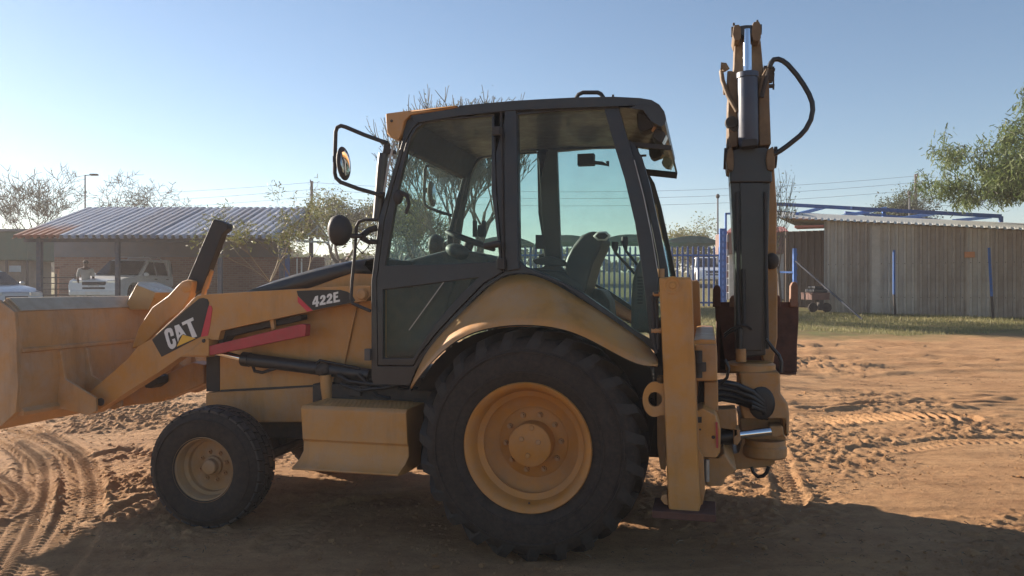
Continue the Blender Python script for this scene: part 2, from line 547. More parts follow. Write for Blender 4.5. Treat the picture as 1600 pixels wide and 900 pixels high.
# ---------------------------------------------------------------- the backhoe loader
TH = R(14.0)
UH = Vector((math.cos(TH), -math.sin(TH), 0)); VH = Vector((math.sin(TH), math.cos(TH), 0))
ROOT = Vector((.085, 4.65, 0)) + VH * 1.12
machine = empty('backhoe_loader', ROOT, -TH)
tag(machine, 'dusty yellow backhoe loader with black cab parked on red sand', 'backhoe loader')
ROOTV = ROOT.dot(VH); ROOTU = ROOT.dot(UH)

def m(px, py, v):
    """photo pixel -> (u, w) on the machine's lengthwise plane v (v < 0 is the near side)"""
    d = Vector(((px - 800) / FPX, 1, -(py - 450) / FPX))
    t = (v + ROOTV) / d.dot(VH)
    return (t * d.dot(UH) - ROOTU, CAM_H + t * d.z)
def m3(px, py, v):
    u, w = m(px, py, v); return Vector((u, v, w))
def mp(pts, v): return [m(x, y, v) for x, y in pts]
def clean(poly):
    out = []
    for p in poly:
        if not out or (abs(p[0] - out[-1][0]) + abs(p[1] - out[-1][1])) > 1e-4: out.append(p)
    return out
def plate(name, pts, v0, v1, mat, parent=machine, holes=(), bevel=.006, smooth=.6, lean=None):
    b = MB()
    b.prism(mp(pts, v0), v0, v1, [mp(h, v0) for h in holes], lean)
    return b.build(name, mat, parent, smooth, bevel)
def arc(cx, cy, rx, ry, a0, a1, n):
    return [(cx + rx * math.cos(R(a0 + (a1 - a0) * i / n)), cy + ry * math.sin(R(a0 + (a1 - a0) * i / n))) for i in range(n + 1)]
def cyl(b, a, c, r, n=20): b.tube([a, c], r, n)

# ---- rear wheels
AX_W = .705
def rear_wheel():
    W = .43
    rim = MB()
    pr = [(.345, W - .03), (.385, W - .02), (.392, W - .045), (.352, W - .06), (.345, .16), (.30, .13), (.30, .118),
          (.335, .10), (.342, .075), (.352, .035), (.372, .012), (.392, .004), (.398, .015), (.392, .03), (.36, .06), (.352, .10), (.345, .13), (.345, .20)]
    rim.lathe(pr[4:18], 72)
    rim.lathe([(.346, .16), (.335, .172), (.30, .180), (.255, .205), (.222, .214), (.212, .206), (.13, .206)], 72)
    rim.lathe([(.352, .20), (.352, .41), (.392, .425)], 48)
    o = rim.build('rear_wheel', RIM, machine, .7)
    o.location = (0, -1.12, AX_W)
    hub = MB()
    hub.lathe([(0, .085), (.12, .085), (.132, .092), (.136, .105), (.136, .21)], 40)
    hub.build('hub', RIM, o, .6)
    for cx, cz in ((.062 * math.cos(R(270)), .062 * math.sin(R(270))), (.062 * math.cos(R(30)), .062 * math.sin(R(30))), (.062 * math.cos(R(150)), .062 * math.sin(R(150))), (0, .11)):
        pl = MB(); pl.lathe([(0, .077), (.013, .077), (.016, .081), (.016, .088)], 12, (cx, 0, cz))
        pl.build('hub_plug', YEL_WORN, o, .6)
    bm_ = MB(); bm_.lathe([(0, -.03), (.011, -.03), (.011, -.012), (.017, -.012), (.019, 0)], 8)
    me = bm_.mesh('wheel_bolt', YEL_WORN)
    for k in range(10):
        a = R(36 * k + 12)
        b = bpy.data.objects.new('wheel_bolt', me); COL.objects.link(b); b.parent = o
        b.location = (.178 * math.cos(a), .206, .178 * math.sin(a))
    va = MB(); va.tube([(.05, .07, -.352), (.055, .045, -.335), (.06, .02, -.33)], .006, 6)
    va.build('valve_stem', DARK, o)
    ty = MB()
    tp = [(.37, .05), (.40, .02), (.44, .004), (.50, -.006), (.56, -.002), (.61, .016), (.650, .045), (.668, .09), (.672, .215)]
    full = tp + [(r, W - t) for r, t in tp[::-1]][1:]
    ty.lathe(full, 96)
    # raised ring and small lettering-free ribs on the sidewall
    ty.lathe([(.455, .001), (.458, -.008), (.470, -.009), (.473, -.001)], 96)
    ty.lathe([(.575, .003), (.578, -.007), (.586, -.006), (.589, .007)], 96)
    ty.build('tyre', RUB, o, .8)
    # slanted lug: sidewall foot, shoulder, crown
    lg = MB()
    def sec(r, t, a, hw, up):
        c = []
        for s in (-1, 1):
            for q in (0, up):
                aa = a + s * hw * (1.0 if q == 0 else .72) / r
                rr = r + q
                c.append((rr * math.sin(aa), t, rr * math.cos(aa)))
        return c
    path = [(.600, .010, -.10, .040, .004), (.640, .028, -.06, .040, .022), (.664, .055, -.035, .036, .040), (.668, .11, .03, .032, .045), (.670, .19, .13, .030, .046), (.670, .235, .18, .026, .045)]
    S = [sec(*p) for p in path]
    for i, s_ in enumerate(S): lg.v.extend(s_)
    for i in range(len(S) - 1):
        a = i * 4; b = a + 4
        lg.f += [(a, a + 1, b + 1, b), (a + 1, a + 3, b + 3, b + 1), (a + 3, a + 2, b + 2, b + 3)]
    e = (len(S) - 1) * 4
    lg.f += [(0, 2, 3, 1), (e, e + 1, e + 3, e + 2)]
    me = lg.mesh('tread_lug', LUG)
    for k in range(23):
        for side in (0, 1):
            b = bpy.data.objects.new('tread_lug', me); COL.objects.link(b); b.parent = o
            b.rotation_euler = (0, 2 * math.pi * (k + .5 * side) / 23, 0)
            if side: b.scale = (1, -1, 1); b.location = (0, W, 0)
    return o
rw = rear_wheel()
rw.rotation_euler = (0, R(8), 0)
rwf = mirrored(rw)
rwf.rotation_euler = (0, R(-5), 0)

# ---- front wheels
fu, fw = m(316, 737, -1.0)
def front_wheel():
    W = .285
    o_rim = MB()
    o_rim.lathe([(.222, .0), (.228, .006), (.226, .016), (.208, .022), (.200, .05), (.198, .10), (.178, .118), (.176, .15), (.11, .155), (.10, .150), (.0, .150)], 56)
    o_rim.lathe([(.2, .1), (.2, W), (.226, W)], 40)
    o = o_rim.build('front_wheel', RIM_D, machine, .6)
    o.location = (fu, -1.0, .415)
    hb = MB(); hb.lathe([(0, .075), (.045, .075), (.052, .082), (.054, .12), (.068, .128), (.070, .152)], 28)
    hb.build('hub', RIM_D, o, .6)
    bb = MB(); bb.lathe([(0, -.028), (.009, -.028), (.009, -.012), (.015, -.012), (.016, 0)], 6)
    me = bb.mesh('wheel_nut', YEL_WORN)
    for k in range(8):
        a = R(45 * k + 15)
        n = bpy.data.objects.new('wheel_nut', me); COL.objects.link(n); n.parent = o
        n.location = (.100 * math.cos(a), .150, .100 * math.sin(a))
    t = MB()
    tp = [(.215, .012), (.235, -.002), (.27, -.012), (.32, -.014), (.365, .0), (.392, .022), (.402, .04), (.404, .14)]
    t.lathe(tp + [(r, W - q) for r, q in tp[::-1]][1:], 72)
    t.lathe([(.340, -.010), (.343, -.017), (.352, -.015), (.356, -.006)], 72)
    t.build('tyre', RUB, o, .8)
    # tread: four rows of blocks with grooves between
    rows = [(.026, .075, .0), (.085, .136, .5), (.149, .200, 0.0), (.210, .259, .5)]
    for ri, (t0, t1, off) in enumerate(rows):
        bl = MB(); a = 2 * math.pi / 34 * .44
        r0, r1 = .385, .4215
        for r, k in ((r0, 1), (r1, .93)):
            for tt in (t0, t1):
                for s in (-1, 1):
                    rr = r - (.012 if ri == 0 and tt == t0 and r == r1 else 0) - (.012 if ri == 3 and tt == t1 and r == r1 else 0)
                    sk = .03 * (tt - t0) / (t1 - t0)
                    bl.v.append((rr * math.sin(s * a * k + sk), tt, rr * math.cos(s * a * k + sk)))
        bl.f += [(0, 1, 5, 4), (2, 6, 7, 3), (0, 4, 6, 2), (1, 3, 7, 5), (4, 5, 7, 6)]
        me = bl.mesh('tread_block', TREAD)
        for k in range(34):
            b = bpy.data.objects.new('tread_block', me); COL.objects.link(b); b.parent = o
            b.rotation_euler = (0, 2 * math.pi * (k + off) / 34, 0)
    return o
fwh = front_wheel()
fwf = mirrored(fwh)
fwf.rotation_euler = (0, R(4), R(5))
fwh.rotation_euler = (0, 0, R(5))

# ---- fenders
def zf(l): return [(620 + x / 3.636, 420 + y / 3.636) for x, y in l]
def resample(l, n):
    d = [0]
    for a, b in zip(l, l[1:]): d.append(d[-1] + math.hypot(b[0] - a[0], b[1] - a[1]))
    out = []
    for i in range(n):
        t = d[-1] * i / (n - 1); j = 0
        while j < len(d) - 2 and d[j + 1] < t: j += 1
        f = (t - d[j]) / max(1e-9, d[j + 1] - d[j])
        out.append((l[j][0] + (l[j + 1][0] - l[j][0]) * f, l[j][1] + (l[j + 1][1] - l[j][1]) * f))
    return out
def smooth_l(l, n=40, it=3):
    l = resample(l, n)
    for _ in range(it):
        l = [l[0]] + [((l[i - 1][0] + 2 * l[i][0] + l[i + 1][0]) / 4, (l[i - 1][1] + 2 * l[i][1] + l[i + 1][1]) / 4) for i in range(1, len(l) - 1)] + [l[-1]]
    return l
f_top = smooth_l(zf([(78, 672), (120, 560), (160, 480), (250, 365), (350, 265), (450, 168), (550, 78), (605, 42), (660, 28), (720, 22), (800, 38), (900, 85), (1000, 145), (1100, 205), (1200, 270), (1300, 340), (1400, 412), (1468, 458), (1484, 520)]))
f_mid = smooth_l(zf([(80, 674), (130, 575), (185, 510), (280, 420), (400, 332), (520, 287), (640, 264), (760, 260), (880, 272), (1000, 300), (1100, 345), (1200, 402), (1300, 455), (1400, 512), (1484, 540)]))
f_low = smooth_l(zf([(82, 676), (140, 592), (195, 530), (260, 465), (330, 410), (420, 362), (520, 335), (640, 318), (760, 317), (880, 327), (1000, 357), (1100, 402), (1200, 457), (1300, 512), (1400, 556), (1482, 552)]))
def fender():
    b = MB()
    rails = []
    vt, vm, vl = -.80, -1.09, -1.14
    A = [m3(x, y, vt) for x, y in f_top]; B = [m3(x, y, vm) for x, y in f_mid]; C_ = [m3(x, y, vl) for x, y in f_low]
    def mid(P, Q, t, up): return [p.lerp(q, t) + Vector((0, 0, up)) for p, q in zip(P, Q)]
    rails = [A, mid(A, B, .3, .012), mid(A, B, .65, .014), mid(A, B, .92, .006)]
    rails += [[(bb.lerp(cc, .12) + Vector((0, -.012, 0))) for bb, cc in zip(B, C_)], [bb.lerp(cc, .5) + Vector((0, -.012, 0)) for bb, cc in zip(B, C_)], C_]
    inner = [c + Vector((0, .03, .004)) for c in C_]
    b.loft(rails + [inner])
    return b.build('rear_fender', YEL, machine, .75, solid=.012, recalc=True)
fen = fender(); mirrored(fen)
# dark wheel housing behind the rear tyre
hs = MB()
arch = smooth_l(zf([(110, 690), (190, 545), (260, 475), (420, 372), (640, 328), (880, 337), (1100, 412), (1300, 520), (1440, 566)]), 24, 1)
pts = [(646, 612), (640, 700)] + [(1026, 580)][:0]
hs.prism(mp(arch + [(1026, 640), (1010, 735), (900, 735), (760, 735), (650, 735), (640, 640)], -.68), -.66, -.60)
hs.build('wheel_housing', BLKM, machine, .6)
hs2 = MB()
A = [m3(x, y, -.72) for x, y in f_top]; Cc = [m3(x, y + 2, -1.10) for x, y in f_low]
hs2.loft([[p + Vector((0, 0, -.03)) for p in A], [p + Vector((0, .0, .0)) for p in Cc]])
hs2.build('fender_liner', BLKM, machine, .8, solid=.01)

# ---- chassis
ch = MB()
ch.box(m(326, 650, -.4)[0] + .05, 1.05, -.33, .33, .52, .86)
ch.box(-.35, .75, -.62, .62, .60, 1.05)
ch.box(-1.7, -.4, -.60, .60, .72, .98)
ch.build('chassis', DARK, machine, .6, .01)
ax = MB()
ax.tube([(0, -.72, AX_W), (0, .72, AX_W)], .15, 20)
ax.ball((0, 0, AX_W), .27, .3, .27)
ax.build('rear_axle', DARK, machine, .8)
ax = MB()
ax.bar((fu, -.74, .42), (fu, .74, .42), .16, .18)
ax.bar((fu, 0, .42), (fu, 0, .78), .3, .3)
ax.tube([(fu + .05, -.68, .42), (fu + .22, -.45, .44), (fu + .22, .45, .44), (fu + .05, .68, .42)], .03, 8)
ax.build('front_axle', DARK, machine, .6, .01)

# ---- hood, engine side and front frame
hood = MB()
hp = [(392, 457), (415, 446), (440, 436), (470, 426.5), (500, 418), (525, 412), (550, 407.5), (582, 403.5)]
a = [m3(x, y, -.30) for x, y in hp]
lowp = [(392, 466), (430, 460), (460, 455), (485, 449), (505, 442), (525, 434.5), (547, 427), (582, 428)]
c_ = [m3(x, y, -.47) for x, y in lowp]
e_ = [Vector((p.x, -.42, p.z - .018)) for p in a]
mid_ = [Vector((p.x, -.455, (p.z + q.z) / 2 + .01)) for p, q in zip(a, c_)]
half = [c_, mid_, e_, a]
full = half + [[Vector((p.x, 0, p.z + .02)) for p in a]] + [[Vector((p.x, -p.y, p.z)) for p in r] for r in half[::-1]]
hood.loft(full)
hood.build('hood', BLK, machine, .9, solid=.01, recalc=True)
hs = MB()
hs.prism([(p.x, p.z) for p in [m3(x, y, -.465) for x, y in ([(343, 560), (343, 470), (400, 458)] + lowp[1:] + [(581, 612), (500, 606), (343, 611)])]], -.465, .465)
hs.build('engine_cover', YEL, machine, .5, .008)
plate('radiator_grille', [(322, 556), (343, 556), (343, 612), (322, 612)], -.44, .44, BLKM)
plate('front_frame', [(321, 614), (420, 609), (500, 604), (505, 648), (470, 660), (400, 660), (321, 652)], -.50, .50, YEL_WORN, bevel=.01)
sp = MB()
sp.prism(mp([(555, 474), (559, 473), (538, 570), (531, 571)], -.485), -.487, -.45)
sp.build('side_brace', YEL, machine, .5, .004)
ve = MB()
for k in range(6):
    ve.prism(mp([(520, 505 + k * 9), (540, 503 + k * 9), (539, 507 + k * 9), (519, 509 + k * 9)], -.47), -.474, -.45)
gr = MB()
gr.bar(m3(345, 560, -.475), m3(500, 604, -.475), .01, .012)
under = MB()
under.prism(mp([(520, 590), (660, 590), (660, 640), (520, 640)], -.55), -.55, .5)
under.build('transmission_guard', DARK, machine, .5, .01)
for k, (pts_, r_) in enumerate((([(528, 586), (545, 596), (580, 600), (620, 604), (640, 615)], .016), ([(532, 600), (560, 610), (600, 606), (636, 598)], .013), ([(560, 585), (575, 600), (590, 618), (610, 622)], .013), ([(590, 592), (612, 598), (640, 600)], .02))):
    b = MB(); b.tube([m3(x, y, -.60 - .02 * (k % 2)) for x, y in pts_], r_, 8); b.build('hydraulic_hose', HOSE, machine, .8)
b = MB(); b.box(m(548, 600, -.6)[0], m(566, 600, -.6)[0], -.63, -.55, m(550, 618, -.6)[1], m(550, 604, -.6)[1]); b.build('valve_block', DARK, machine, .5, .006)

# ---- loader arms
arm_pts = [(579, 447), (560, 446.5), (547, 447), (464, 451.5), (397, 455.5), (317, 460.5), (308, 462), (301, 467), (285, 485), (237, 529), (215, 542), (200, 560),
           (179, 579), (150, 604), (141, 612), (137, 630), (138, 645), (147, 646), (162, 636), (200, 612), (246, 583), (283, 557), (322, 558.5), (324, 531), (341, 531), (345, 517), (422, 500), (487, 486), (550, 473), (572, 470), (579, 462)]
VA = -.66
arm = plate('loader_arm', arm_pts, VA, VA + .11, YEL, bevel=.012, smooth=.5)
def sub(name, pts, v0, v1, mat, parent, bevel=.002, holes=()):
    return plate(name, pts, v0, v1, mat, parent, holes, bevel, .6)
lift_plate = [(318, 531), (324, 529), (326, 531), (326, 556), (300, 556), (286, 554), (300, 545)]
sub('arm_bracket', lift_plate, VA - .03, VA + .14, YEL, arm, .005)
def disc(px, py, v, r, h, name, mat, parent=machine):
    u, w = m(px, py, v); b = MB()
    b.lathe([(0, v - h), (r * .75, v - h), (r, v - h * .6), (r, v + .01)], 24, (u, 0, w))
    return b.build(name, mat, parent, .6)
disc(567, 460, VA, .040, .03, 'pivot_pin', YEL, arm)
disc(318.5, 532.5, VA - .03, .014, .01, 'pivot_pin', DARK, arm)
disc(158, 628, VA, .03, .012, 'pivot_pin', DARK, arm)
# decals lie on the arm
DV = VA - .004
cat_d = sub('decal', [(237.5, 531), (250, 519), (290, 484), (311, 466.5), (318, 465.5), (324, 467.5), (326.5, 473), (325, 481), (313.5, 526), (252.5, 557.5)], DV, DV + .006, DECAL_BLK, arm, 0)
sub('decal_stripe', [(326.5, 477), (330, 478), (331.5, 483), (328, 508), (324.5, 524.5), (313.6, 526.5), (325, 481)], DV, DV + .006, DECAL_RED, arm, 0)
mod_d = sub('decal', [(463.5, 454.5), (500, 453.2), (532, 453), (543, 456), (549, 460), (555, 469.5), (552, 472.5), (489, 485), (465.5, 462)], DV, DV + .006, DECAL_BLK, arm, 0)
sub('decal_stripe', [(465, 463), (488.5, 485.3), (480, 487), (465, 472)], DV, DV + .006, DECAL_RED, arm, 0)
def z3(l): return [(200 + x / 4, 400 + y / 4) for x, y in l]
LV = DV - .003
def letter(l, parent, mat=DECAL_WHT, holes=(), v=LV):
    return plate('letter', z3(l), v, v + .005, mat, parent, [z3(h) for h in holes], 0)
# C A T with the small yellow triangle
letter([(226, 478), (232, 462), (246, 452), (264, 449), (274, 456), (282, 478), (285, 497), (267, 503), (262, 482), (257, 474), (249, 478), (248, 488), (262, 540), (268, 552), (276, 553), (281, 545), (279, 532), (275, 521), (291, 515), (300, 540), (299, 560), (290, 574), (276, 582), (262, 577), (251, 562), (238, 522)], cat_d)
letter([(289, 437), (317, 427), (364, 496), (345, 487), (331, 497), (318, 513), (312, 536), (308, 521)], cat_d, holes=[[(315, 470), (318, 496), (328, 484)]])
letter([(335, 416), (405, 383), (410, 402), (390, 411), (431, 503), (411, 510), (400, 508), (369, 421), (341, 434)], cat_d)
letter([(341, 492), (421, 514), (305, 566), (314, 545)], cat_d, DECAL_YEL, v=LV - .003)
# 4 2 2 E
letter([(1170, 252), (1187, 247), (1187, 285), (1194, 284), (1194, 297), (1187, 298), (1187, 315), (1173, 318), (1173, 301), (1152, 305), (1152, 291)], mod_d, holes=[[(1173, 270), (1163, 290), (1173, 288)]])
def two(dx, dy):
    return [(x + dx, y + dy) for x, y in [(1200, 262), (1205, 250), (1215, 244), (1226, 244), (1233, 252), (1234, 264), (1229, 276), (1216, 292), (1235, 289), (1235, 303), (1197, 309), (1198, 296), (1218, 270), (1220, 260), (1216, 257), (1212, 261), (1212, 267), (1200, 270)]]
letter(two(0, 0), mod_d)
letter(two(42, -9), mod_d)
letter([(1283, 229), (1313, 222), (1313, 235), (1297, 239), (1297, 250), (1311, 247), (1311, 260), (1297, 263), (1297, 277), (1323, 272), (1324, 285), (1284, 293)], mod_d)
armf = mirrored(arm)
for c in kids(armf):
    if c.name.startswith('decal') or c.name.startswith('pivot'): pass
# cross tube between the arms
ct = MB(); u0, w0 = m(292, 512, VA); ct.tube([(u0, -.6, w0), (u0, .6, w0)], .075, 20)
ct.build('arm_cross_tube', YEL_WORN, machine, .8)
plate('arm_bracket', [(345, 518), (420, 502), (470, 492), (470, 500), (420, 511), (356, 526), (348, 536), (340, 536)], -.60, -.50, BLKM, bevel=.004)  # dark bracket drawn out as a black strip for the shadow under the arm
plate('arm_gusset', [(421, 499), (427, 498), (429, 514), (424, 516)], VA + .02, VA + .05, YEL, arm, bevel=.002)
plate('panel_seam', [(345, 609), (420, 605), (500, 601), (500, 604), (420, 608.5), (345, 613)], -.468, -.45, DARK, bevel=0)
plate('safety_strut', [(325, 541), (470, 506), (478, 507.5), (477, 525), (425, 535.5), (325, 556)], VA - .02, VA + .05, RED, bevel=.004)
# lift cylinder
def hyd(name, a, b, c, r0, r1, parent=machine, mat=BLK):
    """barrel a-b, rod b-c"""
    k = MB(); k.tube([a, a.lerp(b, .05), b], [r0 * .9, r0, r0], 20); k.tube([a.lerp(b, .955), b + (b - a).normalized() * .012], [r0 * 1.12, r0 * 1.12], 20)
    o = k.build(name, mat, parent, .6)
    k = MB(); k.tube([b, c], r1, 14); k.build('piston_rod', CHROME, o, .8)
    return o
VL = -.54
lc = hyd('lift_cylinder', m3(578, 586, VL), m3(382, 561, VL), m3(335, 549, VL), .048, .026)
lk = MB(); lk.tube([m3(395, 571, VL), m3(398, 580, VL - .02), m3(410, 582, VL - .02), m3(430, 576, VL - .02), m3(434, 570, VL)], .012, 8)
lk.build('hydraulic_line', HOSE, lc, .8); lk = MB(); lk.tube([m3(495, 568, VL - .03), m3(500, 563, VL - .03), m3(560, 575, VL - .03), m3(566, 580, VL - .02)], .010, 8)
lk.build('hydraulic_line', HOSE, lc, .8)
lcb = MB(); lcb.ball(m3(505, 578, VL - .03), .06, .05, .05)
lcb.build('cylinder_trunnion', DARK, lc, .8)
mirrored(lc)
b = MB(); b.tube([m3(508.5, 586, -.60), m3(510, 604, -.60), m3(511.5, 626, -.60)], [.040, .042, .036], 18); b.build('cylinder_mount', YEL, machine, .7)

# ---- bucket at the front
prof_px = [(7, 467.5), (27, 487), (30.5, 520), (30, 548), (33, 600), (29, 644), (0, 671)]
VB = 1.13
prof = mp(prof_px, -VB)
ub, wb = prof[-1]
outer = prof + [(ub - .75, wb - .05)]
def offset(l, t):
    o = []
    for i, p in enumerate(l):
        a = l[max(i - 1, 0)]; b = l[min(i + 1, len(l) - 1)]
        d = Vector((b[0] - a[0], b[1] - a[1])).normalized()
        o.append((p[0] - abs(t) * (-d[1]) * (1 if d[1] <= 0 else 1) * 1.0, p[1] + t * d[0] * -1)) if False else o.append((p[0] + d[1] * t, p[1] - d[0] * t))
    return o
inner = offset(outer, .022)
bk = MB()
bk.prism(outer + inner[::-1], -VB, VB)
bkt = bk.build('loader_bucket', BUCKET, machine, .5, .006)
# side plates
top = prof[0]
sidep = [(top[0] - .03, top[1] - .002)] + outer[1:] + [(ub - .76, wb + .03), (ub - .72, wb + .12), (top[0] - .32, top[1] - .10)]
for s in (-1, 1):
    b = MB(); b.prism(sidep, s * VB - .0125 + s * .0135, s * VB + .0125 + s * .0135); b.build('side_plate', BUCKET, bkt, .5, .005)
b = MB(); b.prism([(ub - .70, wb - .03), (ub - .92, wb - .075), (ub - .92, wb - .09), (ub - .70, wb - .062)], -VB, VB); b.build('cutting_edge', STEEL, bkt)
# stiffening strip on the back and hinge plates
b = MB()
p1, p2 = prof[3], prof[4]
b.prism([(p1[0] - .002, p1[1] + .02), (p1[0] + .018, p1[1] + .012), (p1[0] + .018, p1[1] - .012), (p1[0] - .002, p1[1] - .02)], -VB + .02, VB - .02)
b.build('back_strip', BUCKET, bkt, .5, .004)
b = MB()
p3 = prof[5]
b.prism([(p3[0] - .002, p3[1] + .03), (p3[0] + .03, p3[1]), (p3[0] + .02, p3[1] - .03), (p3[0] - .03, p3[1] - .03)], -VB + .02, VB - .02)
b.build('wear_strip', BUCKET, bkt, .5, .004)
pu, pw = m(158, 628, VA)
for s in (-1, 1):
    for dv in (-.10, .10 + .09):
        b = MB(); v = s * .60
        y0 = -.60 + dv - .0; y0 = (VA + dv - .03) if dv < 0 else (VA + dv - .06)
        y0, y1 = (y0, y0 + .025) if s < 0 else (-y0 - .025, -y0)
        b.prism([(p1[0] - .01, p1[1] - .02), (p1[0] + .02, p1[1] - .03), (p3[0] + .07, p3[1] + .2), (pu + .07, pw + .05), (pu + .07, pw - .05), (pu, pw - .08), (p3[0] - .01, p3[1] - .02)], y0, y1)
        b.build('hinge_plate', BUCKET, bkt, .5, .005)
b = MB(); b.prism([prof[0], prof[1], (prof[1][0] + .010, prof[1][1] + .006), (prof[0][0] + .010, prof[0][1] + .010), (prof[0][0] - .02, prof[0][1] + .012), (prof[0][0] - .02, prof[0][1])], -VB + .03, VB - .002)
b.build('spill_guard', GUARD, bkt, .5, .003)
# ribs on the back plate in the middle
for vv in (.28,):
    b = MB()
    b.prism([(prof[2][0], prof[2][1] + .05), (prof[3][0] + .05, prof[3][1] + .02), (prof[4][0] + .06, prof[4][1]), (prof[5][0], prof[5][1])], vv - .01, vv + .01)
    b.build('back_rib', BUCKET, bkt, .5, .003)
# box-shaped guard that stands on the top edge
gv = -.02
b = MB()
q = mp([(196, 484), (199, 472), (213, 445), (243, 457), (237, 474), (232, 484)], gv)
q2 = mp([(184, 484), (187, 474), (203, 446), (243, 457), (237, 474), (232, 484)], gv)
n_ = len(q)
b.v = [(p[0], gv, p[1]) for p in q] + [(p[0], gv + .10, p[1] + (.03 if i in (1, 2) else 0)) for i, p in enumerate(q2)] + [(p[0], gv + .34, p[1] + (.03 if i in (1, 2) else 0)) for i, p in enumerate(q2)]
b.f = [tuple(range(n_))[::-1], tuple(range(2 * n_, 3 * n_))] + [(L_ * n_ + i, L_ * n_ + (i + 1) % n_, (L_ + 1) * n_ + (i + 1) % n_, (L_ + 1) * n_ + i) for L_ in (0, 1) for i in range(n_)]
b.build('bucket_stop', GLOSSY, bkt, .5, .004, recalc=True)
# bucket tilt lever (yellow) and the black tilt box that rises from it
plate('tilt_lever', [(301, 439), (291, 437), (283, 440), (276, 447), (262, 462), (237, 480), (216, 512), (205, 545), (222, 541), (262, 500), (285, 485), (296, 463), (299, 452)], -.42, -.34, YEL, bevel=.012)
disc(291, 448, -.42, .045, .012, 'lever_pin', YEL)
tl = MB()
a1 = mp([(333, 342), (344, 345), (355.5, 350), (355.5, 358), (347, 366), (325, 424), (314, 452), (296, 465), (288, 462), (291, 440)], -.36)
tl.prism(a1, -.36, -.29)
tbx = tl.build('tilt_link', BLKM, machine, .5, .008)
plate('link_latch', [(320, 424), (328, 420), (331, 424), (322, 452), (317, 452), (319, 440)], -.34, -.31, YEL_WORN, tbx, bevel=.003, holes=[[(322, 430), (326, 427), (321, 446), (319.5, 446)]])
b = MB(); b.bar(m3(324, 430, -.33), m3(318, 462, -.33), .03, .03); b.build('link_bracket', YEL_WORN, tbx, .5, .004)
# lower linkage under the arm
lw = MB()
lw.prism(mp([(163, 640), (200, 618), (246, 590), (300, 566), (318, 570), (318, 600), (250, 628), (200, 634)], -.25), -.25, -.10)
lw.build('lower_linkage', YEL_WORN, machine, .5, .01)
lw = MB()
lw.prism(mp([(224, 596), (240, 586), (247, 589), (246, 600), (236, 607), (226, 606)], -.40), -.40, -.27)
lw.build('linkage_pin', BLKM, machine, .6, .01)

# ---- step and tank box
stp = MB()
so = [m(467, 635, -1.0), m(471.5, 650, -1.0), m(476, 701, -1.0)]
u0, w0 = m(469, 634, -1.0); u1, _ = m(634, 634, -1.0)
prof_s = [(-.995, w0 - .02), (-.985, w0 - .01), (-.97, w0), (-.62, w0), (-.62, w0 - .43), (-.94, w0 - .43), (-1.055, w0 - .415), (-1.055, w0 - .402), (-1.025, w0 - .385), (-1.0, w0 - .35), (-.988, w0 - .30), (-.985, w0 - .235), (-.997, w0 - .22)]
# profile in (v, w): build along u
n = len(prof_s)
for uu in (u0, u1): stp.v.extend([(uu, v, w) for v, w in prof_s])
for i in range(n):
    j = (i + 1) % n; stp.f.append((i, j, n + j, n + i))
stp.f.append(tuple(range(n))[::-1]); stp.f.append(tuple(range(n, 2 * n)))
# flare out the lower end
for k in range(len(stp.v)):
    x_, y_, z_ = stp.v[k]
    if z_ < w0 - .34: stp.v[k] = (x_ + (-.035 if x_ == u0 else -.03) * min(1, (w0 - .34 - z_) / .06), y_, z_)
    elif w0 - .31 < z_ < w0 - .05 and y_ < -.9: stp.v[k] = (x_ + (.015 if x_ == u0 else .012), y_, z_)
step = stp.build('step_box', YEL, machine, .5, .008, recalc=True)
tread = MB()
for i in range(22):
    for k in range(7):
        uu = u0 + .03 + (u1 - u0 - .06) * (i + .5 * (k % 2)) / 21.5
        tread.box(uu - .009, uu + .009, -.95 + .045 * k - .004, -.95 + .045 * k + .004, w0 - .001, w0 + .0018)
t_o = tread.build('step_tread', YEL_WORN, step); t_o['kind'] = 'stuff'
mirrored(step)

# ---- cab
LEAN = lambda w: max(0.0, w - 1.35) * .055
VC = -.80
def lm(px, py, v0, s=1):
    v = v0
    for _ in range(4):
        u, w = m(px, py, v); v = v0 + LEAN(w)
    return (u, w)
def lplate(name, pts, v0, v1, mat, parent, holes=(), bevel=.005, smooth=.6):
    b = MB(); b.prism([lm(x, y, v0) for x, y in pts], v0, v1, [[lm(x, y, v0) for x, y in h] for h in holes], LEAN)
    return b.build(name, mat, parent, smooth, bevel)
cab_out = [(628, 221), (631, 195), (640, 180), (716, 169), (800, 160), (900, 154), (960, 153), (966, 165), (988, 242), (1006, 308), (1018, 370), (1028, 430), (1029, 530), (1022, 549),
           (985, 521), (950, 495), (920, 475), (880, 447), (845, 432), (830, 428), (815, 427), (800, 428), (785, 433), (760, 449), (740, 469), (716, 495), (690, 523), (664, 556), (650, 578), (640, 602),
           (583, 600), (580, 590), (580, 440), (585, 400), (591, 345), (601, 310)]
door_open = [(634, 220), (645, 200), (655, 190), (690, 183), (772, 178), (776, 300), (784, 395), (786, 426), (757, 443), (735, 465), (708, 493), (682, 521), (655, 555), (646, 572), (590, 572), (588, 440), (593, 400), (600, 345), (611, 300)]
rear_open = [(809, 180), (880, 173), (944, 171), (960, 228), (976, 280), (992, 348), (1000, 400), (1009, 470), (1015, 530), (990, 515), (950, 485), (910, 457), (870, 436), (840, 424), (820, 416), (812, 406)]
cabf = lplate('cab_frame', cab_out, VC, VC + .055, BLK, machine, [door_open, rear_open], .01)
lplate('quarter_glass', [(808, 179), (880, 172), (945, 170), (961, 228), (977, 280), (993, 348), (1001, 400), (1010, 470), (1016, 532), (990, 516), (950, 486), (910, 458), (870, 437), (840, 425), (819, 417), (811, 407)], VC + .02, VC + .026, GLASS, cabf, bevel=0)
